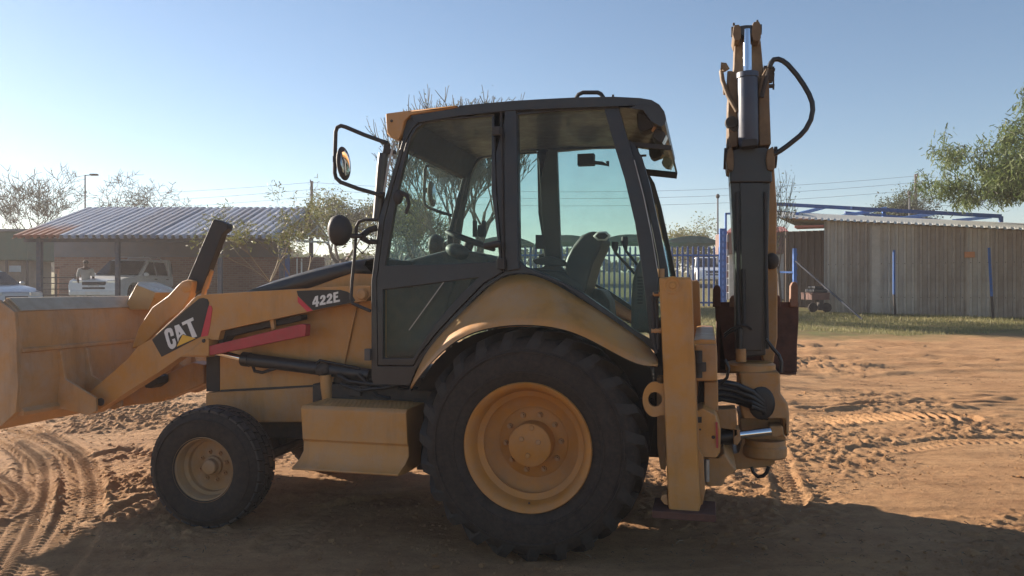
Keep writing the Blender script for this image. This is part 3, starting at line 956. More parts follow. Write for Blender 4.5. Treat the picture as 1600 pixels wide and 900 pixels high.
def shrink(l, k=1.5):
    cx = sum(p[0] for p in l) / len(l); cy = sum(p[1] for p in l) / len(l)
    return [(x + (cx - x) * k / max(1, math.hypot(cx - x, cy - y)), y + (cy - y) * k / max(1, math.hypot(cx - x, cy - y))) for x, y in l]
up_gl = [(601.5, 415), (606, 390), (614, 340), (624, 286), (636, 235), (643, 214), (652, 200), (662, 193), (690, 188), (768, 182), (767.5, 300), (774, 350), (779, 399), (776, 406), (770, 409), (690, 412.5)]
lo_gl = [(598, 453), (650, 446.5), (707, 439), (747, 434), (738, 443), (719, 460), (690, 494), (668, 522), (652, 549), (645, 560), (598, 560)]
door = lplate('cab_door', shrink(door_open, 1.2), VC - .012, VC + .035, BLK, machine, [up_gl, lo_gl], .006)
lplate('upper_glass', shrink(up_gl, -1), VC + .006, VC + .012, GLASS, door, bevel=0)
lplate('lower_glass', shrink(lo_gl, -1), VC + .006, VC + .012, GLASS, door, bevel=0)
b = MB(); b.bar(m3(639, 516, VC - .02), m3(693, 441, VC - .02), .006, .006); b.build('gas_strut', STEEL, door)
b = MB(); b.tube([m3(783, 381, VC - .05), m3(776, 381, VC - .05), m3(757, 385, VC - .045)], [.022, .024, .022], 10); b.build('door_handle', BLKM, door, .8)
b = MB(); b.box(*[q for q in (m(770, 205, VC)[0], m(783, 205, VC)[0], VC - .03, VC + .02, m(770, 212, VC)[1] + .0, m(770, 199, VC)[1])]); b.build('door_hinge', BLKM, door, .5, .004)
b = MB(); b.box(*[q for q in (m(778, 420, VC)[0], m(790, 205, VC)[0], VC - .03, VC + .02, m(770, 421, VC)[1], m(770, 404, VC)[1])]); b.build('door_hinge', BLKM, door, .5, .004)
b = MB(); b.box(m(571, 540, VC)[0], m(580, 540, VC)[0], VC - .02, VC + .03, m(575, 563, VC)[1], m(575, 545, VC)[1]); b.build('door_latch', GREYPL, door, .5, .003)
# B pillar strip proud of the frame
lplate('b_pillar', [(788, 162), (804, 161), (807, 180), (809.5, 405), (812, 420), (792, 424), (790, 400)], VC - .022, VC + .02, BLK, cabf, bevel=.006)
lplate('pillar_seal', [(780.5, 164), (784, 164), (788, 425), (785, 425)], VC - .016, VC + .02, BLKM, cabf, bevel=.002)
cabf2 = mirrored(cabf); door2 = mirrored(door)
# windscreen, cowl and head rail
def cross(name, pts, mat, parent, v0=-.76, thick=.01, bevel=0.0):
    b = MB()
    A = []; 
    for x, y in pts:
        v = v0
        for _ in range(4):
            u, w = m(x, y, v); v = v0 + LEAN(w)
        A.append(Vector((u, v, w)))
    b.loft([A, [Vector((p.x, 0, p.z)) + Vector((-.03, 0, 0)) for p in A], [Vector((p.x, -p.y, p.z)) for p in A]])
    return b.build(name, mat, parent, .9, solid=thick, bevel=bevel)
cross('windscreen', [(627, 224), (611, 280), (600, 320), (591, 350), (586, 404)], WSGLASS, cabf, thick=.006)
b = MB(); b.prism([lm(x, y, -.76) for x, y in [(586, 404), (600, 404), (600, 450), (584, 450)]], -.74, .74); b.build('cowl', BLKM, cabf, .5, .01)
b = MB(); b.prism([lm(x, y, -.72) for x, y in [(632, 186), (660, 184), (657, 200), (640, 236), (625, 236)]], -.70, .70); b.build('front_header', BLKM, cabf, .5, .01)
# rear frame and glass
rear_l = [(989, 222), (1003, 245), (1016, 290), (1031, 360), (1043, 420), (1046, 450), (1046, 530), (1034, 530), (1033, 450), (1027, 400), (1015, 340), (1000, 280), (978, 215)]
rf = MB(); rf.prism([lm(x, y, -.72) for x, y in rear_l], -.72, -.66, (), LEAN)
rfo = rf.build('rear_window_frame', BLK, machine, .6, .006); mirrored(rfo)
b = MB(); b.tube([m3(991, 250, -.745), m3(1006, 308, -.76), m3(1018, 366, -.77), m3(1027, 420, -.78)], .0035, 6); b.build('trim_strip', STEEL, rfo)
cross('rear_glass', [(1010, 290), (1030, 380), (1040, 440), (1040, 520)], GLASS, rfo, v0=-.68, thick=.006)
b = MB(); b.prism([lm(x, y, -.70) for x, y in [(1022, 500), (1046, 500), (1046, 600), (1022, 600)]], -.70, .70); b.build('rear_panel', BLKM, rfo, .5, .01)
# open awning pane at the back
aw = MB()
nr = [m3(986, 222, -.58), m3(1049, 228, -.58)]
d_ = nr[1] - nr[0]; nrm = Vector((-d_.z, 0, d_.x)).normalized()
h0, h1 = nr
def slab(b, p, q, v0, v1, t):
    vs = []
    for v in (v0, v1):
        vs += [Vector((p.x, v, p.z)), Vector((q.x, v, q.z)), Vector((q.x, v, q.z)) - nrm * t, Vector((p.x, v, p.z)) - nrm * t]
    b.add(vs, [(0, 1, 2, 3), (7, 6, 5, 4), (0, 4, 5, 1), (1, 5, 6, 2), (2, 6, 7, 3), (3, 7, 4, 0)])
fr_ = MB()
slab(fr_, h0, h1, -.60, -.575, .03); slab(fr_, h0, h1, .575, .60, .05)
slab(fr_, h0, h0.lerp(h1, .06), -.575, .575, .03); slab(fr_, h0.lerp(h1, .95), h1, -.575, .575, .012)
awf = fr_.build('awning_window', BLKM, machine, .5, .002)
pn = MB(); slab(pn, h0 - nrm * .01, h1 - nrm * .01, -.575, .575, .006); pn.build('awning_glass', WSGLASS, awf)
b = MB(); b.tube([m3(984, 244, -.3), m3(1010, 243, -.3)], .008, 6); b.build('window_stay', DARK, awf)

# roof
rp = [(641, 181), (716, 168.5), (717, 165), (760, 161), (800, 157.5), (850, 154.5), (900, 152), (960, 151), (1000, 153), (1018, 156), (1030, 163), (1038, 174), (1041, 186), (1039, 194), (1033, 198), (1018, 190), (1005, 172), (960, 166), (800, 172), (716, 181), (650, 192)]
b = MB(); b.prism(mp(rp, -.75), -.75, .75)
roof = b.build('cab_roof', BLK, machine, .6, .02)
b = MB(); b.prism(mp([(602, 177), (640, 172), (714, 163.8), (715.5, 168), (640, 180.5), (633, 187), (627, 208), (622, 218), (610, 215), (604, 208)], -.752), -.752, .752)
vis = b.build('roof_visor', YEL, machine, .5, .015)
disc(612, 189, -.752, .010, .004, 'visor_bolt', DARK, vis)
b = MB(); b.tube([m3(900, 154, -.6), m3(904, 147.5, -.6), m3(911, 144.5, -.6), m3(934, 144.5, -.6), m3(939, 147, -.6), m3(943, 153, -.6)], .014, 8); b.build('roof_handle', BLKM, roof, .8)
b = MB(); b.tube([m3(957.5, 152, -.6), m3(958, 148, -.6)], .008, 6); b.build('aerial_stub', BLKM, roof)
# rear lamps under the roof edge
for v in (-.62, .45):
    b = MB()
    b.prism(mp([(994, 166), (1014, 160), (1022, 178), (1020, 200), (1003, 206), (996, 200)], -.62), v, v + .16)
    hl = b.build('lamp_housing', BLKM, roof, .6, .012)
    b = MB(); b.prism(mp([(1024, 200), (1034, 202), (1040, 209), (1034, 222), (1026, 220), (1019, 213)], -.62), v + .01, v + .14)
    l2 = b.build('work_lamp', BLKM, roof, .6, .01)
    b = MB(); b.prism(mp([(1040.5, 209.5), (1042, 211), (1036, 223.5), (1034.5, 222.5)], -.62), v + .02, v + .13); b.build('lamp_lens', LENS, l2)
    b = MB(); b.prism(mp([(1024, 176), (1032, 166), (1040, 180), (1038, 192), (1028, 196), (1020, 206), (1017, 204), (1026, 188)], -.62), v + .005, v + .03); b.build('lamp_bracket', YEL_WORN, roof, .5, .004)

# cab interior
b = MB(); b.box(-1.0, .72, -.70, .70, .92, .97); b.build('cab_floor', DARK, machine)
b = MB(); b.prism(mp([(600, 412), (640, 405), (690, 392), (710, 388), (762, 398), (762, 412), (720, 420), (700, 470), (690, 540), (640, 560), (600, 560)], -.20), -.20, .20)
con = b.build('dashboard', GREYPL, machine, .5, .03)
b = MB(); b.ball(m3(716, 393, -.18), .095, .12, .055, 16, 10, Matrix.Rotation(R(20), 3, 'Y')); b.build('steering_boss', GREYPL, con, .9)
c0 = m3(735, 376, 0)
swd = (m3(772, 388, 0) - m3(700, 360, 0)).normalized()
sw = MB(); side = Vector((0, 1, 0)); N = 36
sw.tube([c0 + (swd * math.cos(2 * math.pi * k / N) + side * math.sin(2 * math.pi * k / N)) * .19 for k in range(N + 1)], .016, 8, False)
sw.tube([c0 - swd * .18, c0 + swd * .18], .012, 6); sw.tube([c0 - side * .18, c0 + side * .18], .012, 6)
sw.tube([c0, m3(722, 410, 0)], .04, 10)
sw.build('steering_wheel', BLKM, machine, .8)
b = MB()
for x in (742, 756): b.box(m(x, 370, -.1)[0] - .012, m(x, 370, -.1)[0] + .012, -.12, -.08, m(x, 370, -.1)[1], m(x, 345, -.1)[1])
b.box(m(743, 370, -.1)[0] + .02, m(756, 370, -.1)[0] - .015, -.11, -.07, m(750, 370, -.1)[1], m(750, 352, -.1)[1])
b.build('phone_holder', BLKM, con)
# seat
ss = [(880, 416), (886, 400), (896, 382), (907, 368), (920, 362), (934, 361), (942, 372), (938, 388), (926, 412), (918, 440), (910, 470), (890, 470)]
b = MB(); b.prism(mp(ss, -.24), -.24, .24)
seat = b.build('driver_seat', SEATM, machine, .6, .045, seg=4)
b = MB(); b.prism(mp([(800, 440), (815, 418), (885, 424), (912, 440), (912, 470), (800, 470)], -.25), -.25, .25); b.build('seat_cushion', SEATM, seat, .6, .04, seg=3)
b = MB(); u_, w_ = m(941, 369, -.26); b.lathe([(0, -.012), (.045, -.012), (.062, -.004), (.066, 0), (.05, .0)], 6, (0, 0, 0)); 
hd = b.build('seat_badge', DECAL_WHT, seat, .8); hd.location = (u_, -.275, w_); hd.scale = (.95, 1, .55)
b = MB(); b.lathe([(0, -.014), (.042, -.014), (.046, -.004)], 6); hd = b.build('badge_plate', BLKM, seat, .8); hd.location = (u_, -.280, w_); hd.scale = (1, 1, .55)
b = MB(); b.prism(mp([(830, 405), (860, 400), (884, 408), (884, 416), (835, 413)], -.34), -.34, -.27); b.build('armrest', SEATM, seat, .6, .02)
# rear console with levers
b = MB(); b.prism(mp([(988, 440), (994, 415), (1002, 403), (1012, 398), (1018, 420), (1022, 520), (985, 520), (986, 470)], -.15), -.15, .35); rc = b.build('rear_console', GREYPL, machine, .6, .03)
for v, (x0, y0), (x1, y1), (x2, y2) in ((-.1, (961, 382), (962, 395), (992, 428)), (.12, (976, 374), (978, 392), (996, 414))):
    b = MB(); b.tube([m3(x1, y1, v), m3(x2, y2, v)], .010, 8); b.tube([m3(x0, y0 - 4, v), m3(x0, y0 + 4, v), m3(x1, y1, v)], [.022, .026, .010], 10); b.build('control_lever', BLKM, rc, .8)
b = MB()
for k in range(9): b.box(m(996, 430, -.16)[0], m(1004, 430, -.16)[0], -.158, -.15, m(1000, 435 + 5 * k, -.16)[1], m(1000, 432 + 5 * k, -.16)[1])
b.build('console_vent', BLKM, rc)
b = MB(); b.prism(mp([(900, 450), (940, 452), (952, 470), (955, 500), (905, 500), (890, 480)], .20), .20, .60); b.build('side_console', GREYPL, machine, .6, .03)
b = MB(); b.prism(mp([(837, 367), (852, 367), (852, 389), (837, 389)], .70), .695, .70); b.build('window_sticker', BLKM, machine)
b = MB(); b.box(m(902, 242, .6)[0], m(928, 242, .6)[0], .6, .68, m(910, 258, .6)[1], m(910, 240, .6)[1]); b.tube([m3(928, 254, .62), m3(940, 255, .62), m3(950, 258, .62), m3(949, 252, .62)], .016, 8)
b.build('window_latch', BLKM, machine, .6, .004)
b = MB(); b.box(-.9, .5, -.5, .5, m(800, 200, 0)[1] - .0, m(800, 188, 0)[1]); b.build('roof_lining', BLKM, machine, .5, .03)

# mirror, stack, lamps and rails at the front of the cab
b = MB(); VM = -.86
b.tube([m3(606, 224, VM), m3(570, 211, VM), m3(540, 198.5, VM), m3(533, 196.5, VM), m3(527, 199, VM), m3(524.5, 206, VM), m3(523.5, 240, VM), m3(523, 270, VM), m3(525, 278, VM), m3(532, 284.5, VM), m3(560, 295, VM), m3(592, 304, VM)], .014, 10)
mf = b.build('mirror_frame', BLKM, machine, .8)
b = MB(); 
mm_ = Matrix.Rotation(R(-4), 3, 'Y')
u_, w_ = m(538, 256, VM)
b.ball((u_, VM - .01, w_), .030, .09, .115, 20, 14, mm_)
b.build('mirror', BLKM, mf, .9)
b = MB(); b.ball((u_ - .004, VM - .012, w_), .029, .085, .108, 20, 14, mm_); mo = b.build('mirror_glass', MIRROR, mf, .9); mo.location = (.006, 0, 0)
b = MB(); b.box(m(521, 250, VM)[0], m(537, 250, VM)[0], VM - .015, VM + .015, m(521, 254, VM)[1], m(521, 244, VM)[1]); b.build('mirror_clamp', BLKM, mf, .5, .003)
mirrored(mf)
b = MB(); VS = -.72
b.tube([m3(599, 240, VS), m3(597, 262, VS), m3(594, 300, VS), m3(590, 345, VS)], [.034, .036, .036, .036], 16)
stk = b.build('intake_stack', BLK, machine, .7)
b = MB(); b.prism(mp([(602, 222), (608, 223), (609, 232), (618, 235), (618, 241), (599, 241)], VS), VS - .02, VS + .02); b.build('stack_bracket', BLKM, stk, .5, .004)
b = MB(); b.tube([m3(592, 304, VS - .05), m3(600, 304, VS - .05)], .02, 10); b.build('rail_clamp', BLKM, stk, .7)
b = MB(); b.tube([m3(616, 222, VC - .01), m3(606, 262, VC - .01), m3(600, 300, VC - .01)], .008, 6); b.build('pillar_edge', STEEL, cabf)
VW = -.95
b = MB(); b.ball(m3(530, 360, VW), .085, .085, .104, 20, 14)
wl = b.build('work_lamp', BLKM, machine, .9)
for i, v in enumerate(wl.data.vertices):
    c = m3(530, 360, VW); d = v.co - c
    if d.x < -.05: v.co.x = c.x - .05 + (d.x + .05) * .2
b = MB(); b.tube([m3(544, 368, VW + .02), m3(565, 369, VW + .06)], .016, 8); b.tube([m3(565, 369, VW + .06), m3(576, 360, VC), m3(588, 356, VC)], .022, 8); b.tube([m3(565, 372, VW + .06), m3(576, 378, VC), m3(588, 378, VC)], .018, 8)
b.build('lamp_arm', BLKM, wl, .8)
b = MB(); b.tube([m3(556, 385, VC), m3(566, 396, VC), m3(576, 385, VC), m3(580, 372, VC)], .005, 6); b.build('lamp_cable', HOSE, wl)
mirrored(wl)
b = MB(); VR = -.90
b.tube([m3(590, 343, VR), m3(570, 343.5, VR), m3(561, 346, VR), m3(557, 354, VR), m3(554, 400, VR), m3(550, 440, VR), m3(548.5, 468, VR), m3(551, 474, VR), m3(562, 479, VR), m3(579, 486, VR)], .011, 10)
b.build('grab_rail', BLKM, machine, .8)
b = MB(); b.tube([m3(638, 222, VC + .06), m3(628, 262, VC + .1), m3(650, 238, VC + .16)], .005, 5); b.build('wiper_arm', BLKM, cabf)
b = MB(); b.ball(m3(622, 308, VC + .04), .035, .03, .05); b.tube([m3(626, 300, VC + .03), m3(636, 306, VC + .03), m3(639, 320, VC + .03), m3(634, 334, VC + .03)], [.014, .016, .013, .012], 8); b.build('door_release', BLKM, door, .8)

# ---------------------------------------------------------------- rear end: stabilisers, frame, swing post, boom, bucket
def q3(l): return [(980 + x / 5, 400 + y / 5) for x, y in l]
def q4(l): return [(980 + x / 5, 560 + y / 5) for x, y in l]
VSB = -1.08
leg = plate('stabiliser_leg', [(1029.5, 433), (1079, 433), (1081, 440), (1085, 560), (1090, 700), (1095, 790), (1091, 804.5), (1049, 804.5), (1044, 792), (1040, 690), (1035, 560)], VSB, VSB + .17, YEL, bevel=.012)
u_, w_ = m(1051, 446, VSB)
b = MB(); b.lathe([(.036, VSB + .002), (.040, VSB - .004), (.050, VSB - .004), (.054, VSB + .002)], 28, (u_, 0, w_)); b.lathe([(0, VSB - .006), (.018, VSB - .006), (.022, VSB + .002)], 16, (u_, 0, w_)); b.build('leg_cap', YEL, leg, .6)
ear = MB()
cx, cy = 1023, 624
loop = arc(cx, cy, 19, 27.5, 64, 296, 26)
ear.prism(mp(loop + [(1042, 599.5), (1042, 649)][:2], VSB + .05), VSB + .05, VSB + .085, [mp(arc(cx + .5, cy, 11, 11.5, 0, 342, 19), VSB + .05)])
ear.build('tie_ring', YEL, leg, .6, .004)
b = MB()
b.prism(mp([(1034, 774), (1042, 772), (1044, 790), (1038, 788), (1032, 780)], VSB + .02), VSB + .02, VSB + .12)
b.build('leg_stop', YEL_WORN, leg, .5, .004)
b = MB()
b.prism(mp([(1082, 520), (1086, 560), (1092, 700), (1099, 716), (1101.5, 770), (1098, 788), (1095, 789), (1090, 700), (1085, 560)], VSB + .04), VSB + .04, VSB + .16)
b.build('inner_leg', YEL_WORN, leg, .5, .006)
b = MB(); uu0, ww0 = m(1020, 800, VSB + .02); uu1, _ = m(1119, 800, VSB + .02)
b.box(uu0, uu1, VSB - .05, VSB + .24, m(1050, 808, VSB)[1], m(1050, 796, VSB)[1])
b.build('foot_pad', RUST, leg, .5, .006)
legf = mirrored(leg)
legf.location.x += .03
# pipe pair along the leg
b = MB(); VP = VSB + .04
b.tube([m3(1029, 459, VP), m3(1023, 459, VP), m3(1018, 464, VP), m3(1019, 476, VP), m3(1021, 500, VP), m3(1021, 535, VP), m3(1026, 552, VP)], .013, 8)
b.tube([m3(1030, 464, VP), m3(1025, 464, VP), m3(1024, 474, VP), m3(1027, 500, VP), m3(1028, 545, VP)], .011, 8)
b.build('hydraulic_pipe', BLKM, leg, .8)
b = MB(); b.tube([m3(1018, 517, VP), m3(1033, 516.5, VP)], .016, 8); b.tube([m3(1020, 460, VP), m3(1033, 460, VP)], .014, 8); b.build('pipe_clamp', YEL_WORN, leg, .7)
b = MB(); b.tube([m3(1032, 420, -.70), m3(1032, 433, -.70)], .026, 12); b.build('filler_cap', YEL_WORN, machine, .7)
# rear main frame between the legs
plate('rear_frame', [(1026, 590), (1034, 590), (1040, 640), (1040, 735), (1032, 733), (1027, 700)], -.85, .85, YEL_WORN, bevel=.006)
fr0 = plate('slide_frame', [(1085, 538), (1120, 538), (1121, 560), (1121, 596), (1086, 596), (1085, 560)], -.92, .92, YEL_WORN, bevel=.012)
plate('frame_rail', [(1084, 532), (1096, 530), (1118, 531), (1120, 538), (1085, 539)], -.90, .90, YEL, fr0, bevel=.004)
b = MB(); b.tube([m3(1094, 566, -.93), m3(1094, 580, -.93)], .035, 14); b.tube([m3(1091, 548, -.93), m3(1091, 590, -.93)], .024, 10); b.build('lock_cylinder', DARK, fr0, .7)
plate('slide_column', q4([(600, 180), (710, 180), (712, 420), (600, 420)]), -.80, .80, YEL_WORN, bevel=.01)
plate('slide_guard', q4([(560, 180), (600, 180), (600, 420), (540, 410), (565, 260)]), -.70, .70, DARK, bevel=.006)
lb = plate('lock_box', q4([(520, 420), (590, 388), (690, 440), (705, 480), (730, 560), (728, 730), (700, 778), (560, 770), (530, 720)]), -.97, -.60, YEL, bevel=.01)
sub('lock_slot', q4([(540, 457), (582, 457), (582, 503), (540, 503)]), -.9725, -.96, DARK, lb, 0)
b = MB(); b.prism(mp(q4([(690, 500), (706, 500), (712, 700), (696, 700)]), -.985), -.985, -.96); b.build('red_stripe', RED, lb)
disc(1114.5, 683, -.97, .010, .006, 'lock_bolt', DARK, lb)
disc(1094, 671, -.97, .006, .003, 'lock_bolt', DARK, lb)
plate('lower_frame', q4([(560, 775), (700, 780), (760, 740), (800, 800), (860, 870), (830, 900), (770, 930), (745, 1000), (620, 1000), (590, 900)]), -.75, .75, YEL_WORN, bevel=.012)
b = MB(); b.tube([m3(1104, 718, -.80), m3(1104, 752, -.80)], .018, 10); b.build('hydraulic_pipe', STEEL, fr0, .7)
# swing casting
VQ = -.30
b = MB()
sw_up = MB()
swc = plate('swing_post', q4([(868, 110), (1195, 108), (1200, 280), (1230, 318), (1255, 350), (1268, 430), (1266, 590), (1235, 622), (1218, 520), (1216, 470), (900, 470), (880, 400), (880, 200)]), VQ, .30, YEL_WORN, bevel=.03)
b = MB(); b.ball(m3(1190, 630, VQ - .005), .085, .012, .11, 20, 10); b.build('hose_opening', HOSE, swc, .9)
u_, w_ = m(1172, 573, -.10)
b = MB(); r_ = .165
b.lathe([(0, -.035), (r_ - .02, -.035), (r_, -.02), (r_, .02), (r_ - .02, .035), (0, .035)], 40, (u_, -.12, w_), 'z'); b.build('swing_head', YEL, swc, .6)
b = MB(); u_, w_ = m(1186, 694, -.05)
b.lathe([(0, -.06), (.13, -.06), (.142, -.045), (.142, .01), (.13, .025), (.13, .06), (0, .06)], 40, (u_ + .03, -.16, w_), 'z'); b.build('swing_base', YEL_WORN, swc, .6)
plate('swing_bracket', q4([(880, 470), (1216, 470), (1222, 525), (1225, 600), (1240, 620), (1238, 690), (1225, 705), (1150, 775), (1155, 820), (1100, 850), (870, 868), (800, 885), (700, 900), (720, 760), (860, 740), (880, 720), (895, 640), (890, 530)]), -.18, .40, YEL_WORN, bevel=.02)
plate('swing_lug', q4([(1110, 530), (1220, 528), (1225, 600), (1180, 618), (1115, 606)]), -.34, -.15, YEL_WORN, swc, bevel=.02)
plate('pivot_block', q4([(700, 400), (850, 395), (860, 520), (840, 545), (880, 560), (888, 640), (860, 680), (830, 670), (830, 560), (720, 545)]), -.50, -.32, YEL_WORN, bevel=.015)
sc = hyd('swing_cylinder', m3(1118, 684, -.40), m3(1150, 680, -.40), m3(1204, 674, -.36), .055, .028)
b = MB()
for k, (dx, dy, r_) in enumerate(((0, 0, .02), (1, 9, .02), (-1, 18, .018), (2, 26, .018), (0, 5, .016))):
    dv = .05 * k
    b.tube([m3(1112 + dx, 600 + dy, VQ - .16 + dv), m3(1128, 597 + dy, VQ - .16 + dv), m3(1150, 601 + dy, VQ - .13 + dv), m3(1175, 612 + dy * .9, VQ - .08), m3(1192, 628 + dy * .5, VQ - .03), m3(1198, 648 + dy * .2, VQ + .05)], r_, 8)
b.build('hose_bundle', HOSE, machine, .8)
b = MB(); b.tube([m3(1133, 562, -.5), m3(1139, 575, -.52), m3(1136, 590, -.5), m3(1124, 602, -.48)], .010, 8)
b.build('frame_hose', HOSE, machine, .8); b = MB(); b.tube([m3(1174, 730, -.2), m3(1177, 738, -.2), m3(1184, 745, -.2), m3(1192, 744, -.2), m3(1198, 738, -.2), m3(1201, 729, -.2)], .012, 8); b.build('looped_hose', HOSE, machine, .8)
# boom: black lower box, standing away from the viewer
VBM = -.16
boom = plate('boom', [(1140, 262), (1204, 262), (1203, 300), (1199, 430), (1197, 555), (1151, 560), (1149, 430), (1142, 300)], VBM, .20, BLK, bevel=.012)
b = MB()
b.prism(mp([(1156, 285), (1192, 285), (1194, 430), (1190, 548), (1160, 548), (1158, 430)], VBM - .02), VBM - .02, VBM + .01); b.build('boom_plate', BLK, boom, .5, .006)
b = MB()
for x0, x1 in ((1152, 1156), (1197, 1199)):
    b.tube([m3(x0 - 1, 300, VBM - .03), m3(x0, 420, VBM - .03), m3(x1, 545, VBM - .03)], .012, 8)
b.tube([m3(1162, 420, VBM - .04), m3(1163, 510, VBM - .04)], .012, 8)
b.build('boom_pipe', BLKM, boom, .8)
u_, w_ = m(1172, 250, VBM)
b = MB(); b.prism(mp([(1146, 234), (1197, 230), (1204, 240), (1207, 285), (1140, 285), (1142, 240)], VBM - .03), VBM - .03, .1); b.build('boom_head', BLK, boom, .5, .012)
for xs in ((1134.5, 1146.5), (1197, 1211)):
    a0, a1 = xs
    b = MB(); b.prism(mp([(a0 + 2, 234), (a1 - 3, 228), (a1, 240), (a1, 262), (a1 - 2, 267), (a0 + 2, 265), (a0, 250)], VBM - .06), VBM - .06, .12); b.build('boom_ear', BOOM_Y, boom, .5, .008)
b = MB(); c0 = m3(1132, 248, -.0); c1 = m3(1213, 246, -.0); b.tube([c0, c1], .055, 20); b.tube([m3(1131, 248, 0), m3(1135, 248, 0)], .075, 14); b.tube([m3(1209, 246, 0), m3(1213.5, 246, 0)], .075, 14); b.build('boom_pin', DARK, boom, .6)
# boom cylinder with chrome rod
bc = MB()
hyd('boom_cylinder', m3(1169.5, 228, VBM - .06), m3(1168, 117, VBM - .06), m3(1167.5, 47, VBM - .03), .066, .029, boom, CYLB)
b = MB(); b.prism(mp([(1158, 40), (1166, 39), (1174, 39), (1175, 52), (1171, 58), (1162, 58), (1157.5, 52)], VBM - .05), VBM - .05, VBM + .02); b.build('rod_eye', BLK, boom, .6, .008)
b = MB(); b.prism(mp([(1160, 217), (1184, 216), (1185, 227), (1158, 230)], VBM - .14), VBM - .14, VBM - .02); b.build('cylinder_foot', BLKM, boom, .6, .01)
# upper tower of the boom with its clevis
tw = plate('boom_tower', [(1148, 56), (1187, 54), (1189, 66), (1192, 100), (1196, 130), (1203, 170), (1205, 226), (1136, 232), (1137, 150), (1143, 128), (1146, 108), (1147.5, 80)], VBM + .06, VBM + .34, BOOM_Y, boom, bevel=.01)
for a0, a1 in ((1144.5, 1158), (1174.5, 1189)):
    b = MB(); t_ = 33 if a0 > 1160 else 38
    b.prism(mp([(a0 + 1, t_ + 6), (a0 + 3, t_ + 1), (a1 - 3, t_), (a1, t_ + 6), (a1, 58), (a1 - 3, 64), (a0 + 3, 63), (a0, 54)], VBM - .06), VBM - .06, VBM + .2); b.build('clevis', BOOM_Y, boom, .5, .006)
b = MB()
b.tube([m3(1142.5, 50, VBM), m3(1190, 46, VBM)], .035, 14)
b.tube([m3(1146.5, 40, VBM), m3(1146.5, 36, VBM)], .008, 6); b.tube([m3(1183, 36, VBM), m3(1183.3, 31.5, VBM)], .008, 6)
b.build('clevis_pin', DARK, boom, .6)
plate('tower_side', [(1138, 148), (1140, 118), (1147, 110), (1153, 118), (1153, 228), (1140, 231), (1137, 190)], VBM - .03, VBM + .10, BOOM_Y, boom, bevel=.008)
plate('tower_side', [(1185, 140), (1190, 118), (1198, 104), (1202, 130), (1204, 226), (1186, 228)], VBM - .03, VBM + .10, BOOM_Y, boom, bevel=.008)
b = MB(); u_, w_ = m(1143, 191, VBM - .04); b.lathe([(.02, VBM - .05), (.04, VBM - .05), (.045, VBM - .02)], 18, (u_, 0, w_)); b.prism(mp([(1136, 187), (1146, 184), (1153, 198), (1152, 205), (1146, 205), (1136, 198)], VBM - .04), VBM - .04, VBM); b.build('lock_hook', DARK, boom, .6, .004)
b = MB()
b.tube([m3(1130, 108, VBM), m3(1127, 112, VBM), m3(1129, 126, VBM), m3(1138, 150, VBM - .04), m3(1152, 174, VBM - .06)], .016, 8)
b.tube([m3(1126, 104, VBM), m3(1131, 104, VBM), m3(1134, 110, VBM)], .03, 8)
b.tube([m3(1131, 128, VBM), m3(1132, 148, VBM)], .010, 6)
b.tube([m3(1141, 112, VBM), m3(1140, 128, VBM), m3(1141, 150, VBM), m3(1140, 200, VBM)], .020, 8)
b.build('hydraulic_pipe', BOOM_Y, boom, .8)
b = MB()
b.box(m(1193, 110, VBM)[0], m(1207, 110, VBM)[0], VBM - .02, VBM + .05, m(1193, 128, VBM)[1], m(1193, 104, VBM)[1])
b.tube([m3(1208.5, 104, VBM), m3(1208.5, 140, VBM)], .006, 6); b.tube([m3(1196, 134.5, VBM), m3(1210, 134.5, VBM)], .014, 8); b.tube([m3(1202, 118, VBM), m3(1210, 118, VBM)], .016, 8); b.tube([m3(1202, 109, VBM), m3(1211, 109, VBM)], .012, 8)
b.tube([m3(1202, 106, VBM - .02), m3(1196, 128, VBM - .04), m3(1190, 152, VBM - .05)], .014, 8)
b.build('pipe_bracket', DARK, boom, .6)
hp_ = [(1202, 106), (1205, 98), (1209, 93), (1216, 92.3), (1223, 95), (1231, 101), (1245, 117), (1256, 133), (1264, 147), (1269, 160), (1270, 172), (1267, 187), (1259, 202), (1250, 212), (1240, 220), (1230, 228), (1220, 235), (1210, 241)]
b = MB(); b.tube([m3(x, y, VBM - .05) for x, y in hp_], .017, 10); b.build('arched_hose', HOSE, boom, .9)
# dipper folded down behind the boom and the bucket it carries
dip = plate('dipper', [(1190, 250), (1209, 250), (1214, 320), (1213, 410), (1215, 430), (1215, 528), (1208, 570), (1196, 572), (1170, 500), (1160, 300)], .22, .50, YEL_WORN, bevel=.012)
b = MB(); b.ball(m3(1206, 408, .2), .05, .05, .06); b.build('dipper_pin', DARK, dip, .8)
VD = .58
bd = plate('digging_bucket', [(1117, 472), (1248, 472), (1248, 500), (1243, 581), (1180, 583), (1132, 560), (1124, 503), (1118, 502)], VD, VD + .03, RUST, bevel=.006)
b = MB(); x0 = m(1119, 480, VD)[0]; x1 = m(1247, 480, VD)[0]; z0 = m(1200, 581, VD)[1]; z1 = m(1200, 474, VD)[1]
cs = [(VD + .03, z1 - .02), (VD + .36, z1 - .12), (VD + .48, z1 - .3), (VD + .40, z0 + .06), (VD + .2, z0 - .02), (VD + .03, z0)]
b.loft([[(x0 + .01, v, z) for v, z in cs], [(x1 - .01, v, z) for v, z in cs]]); b.build('bucket_shell', RUST, bd, .6, solid=.02)
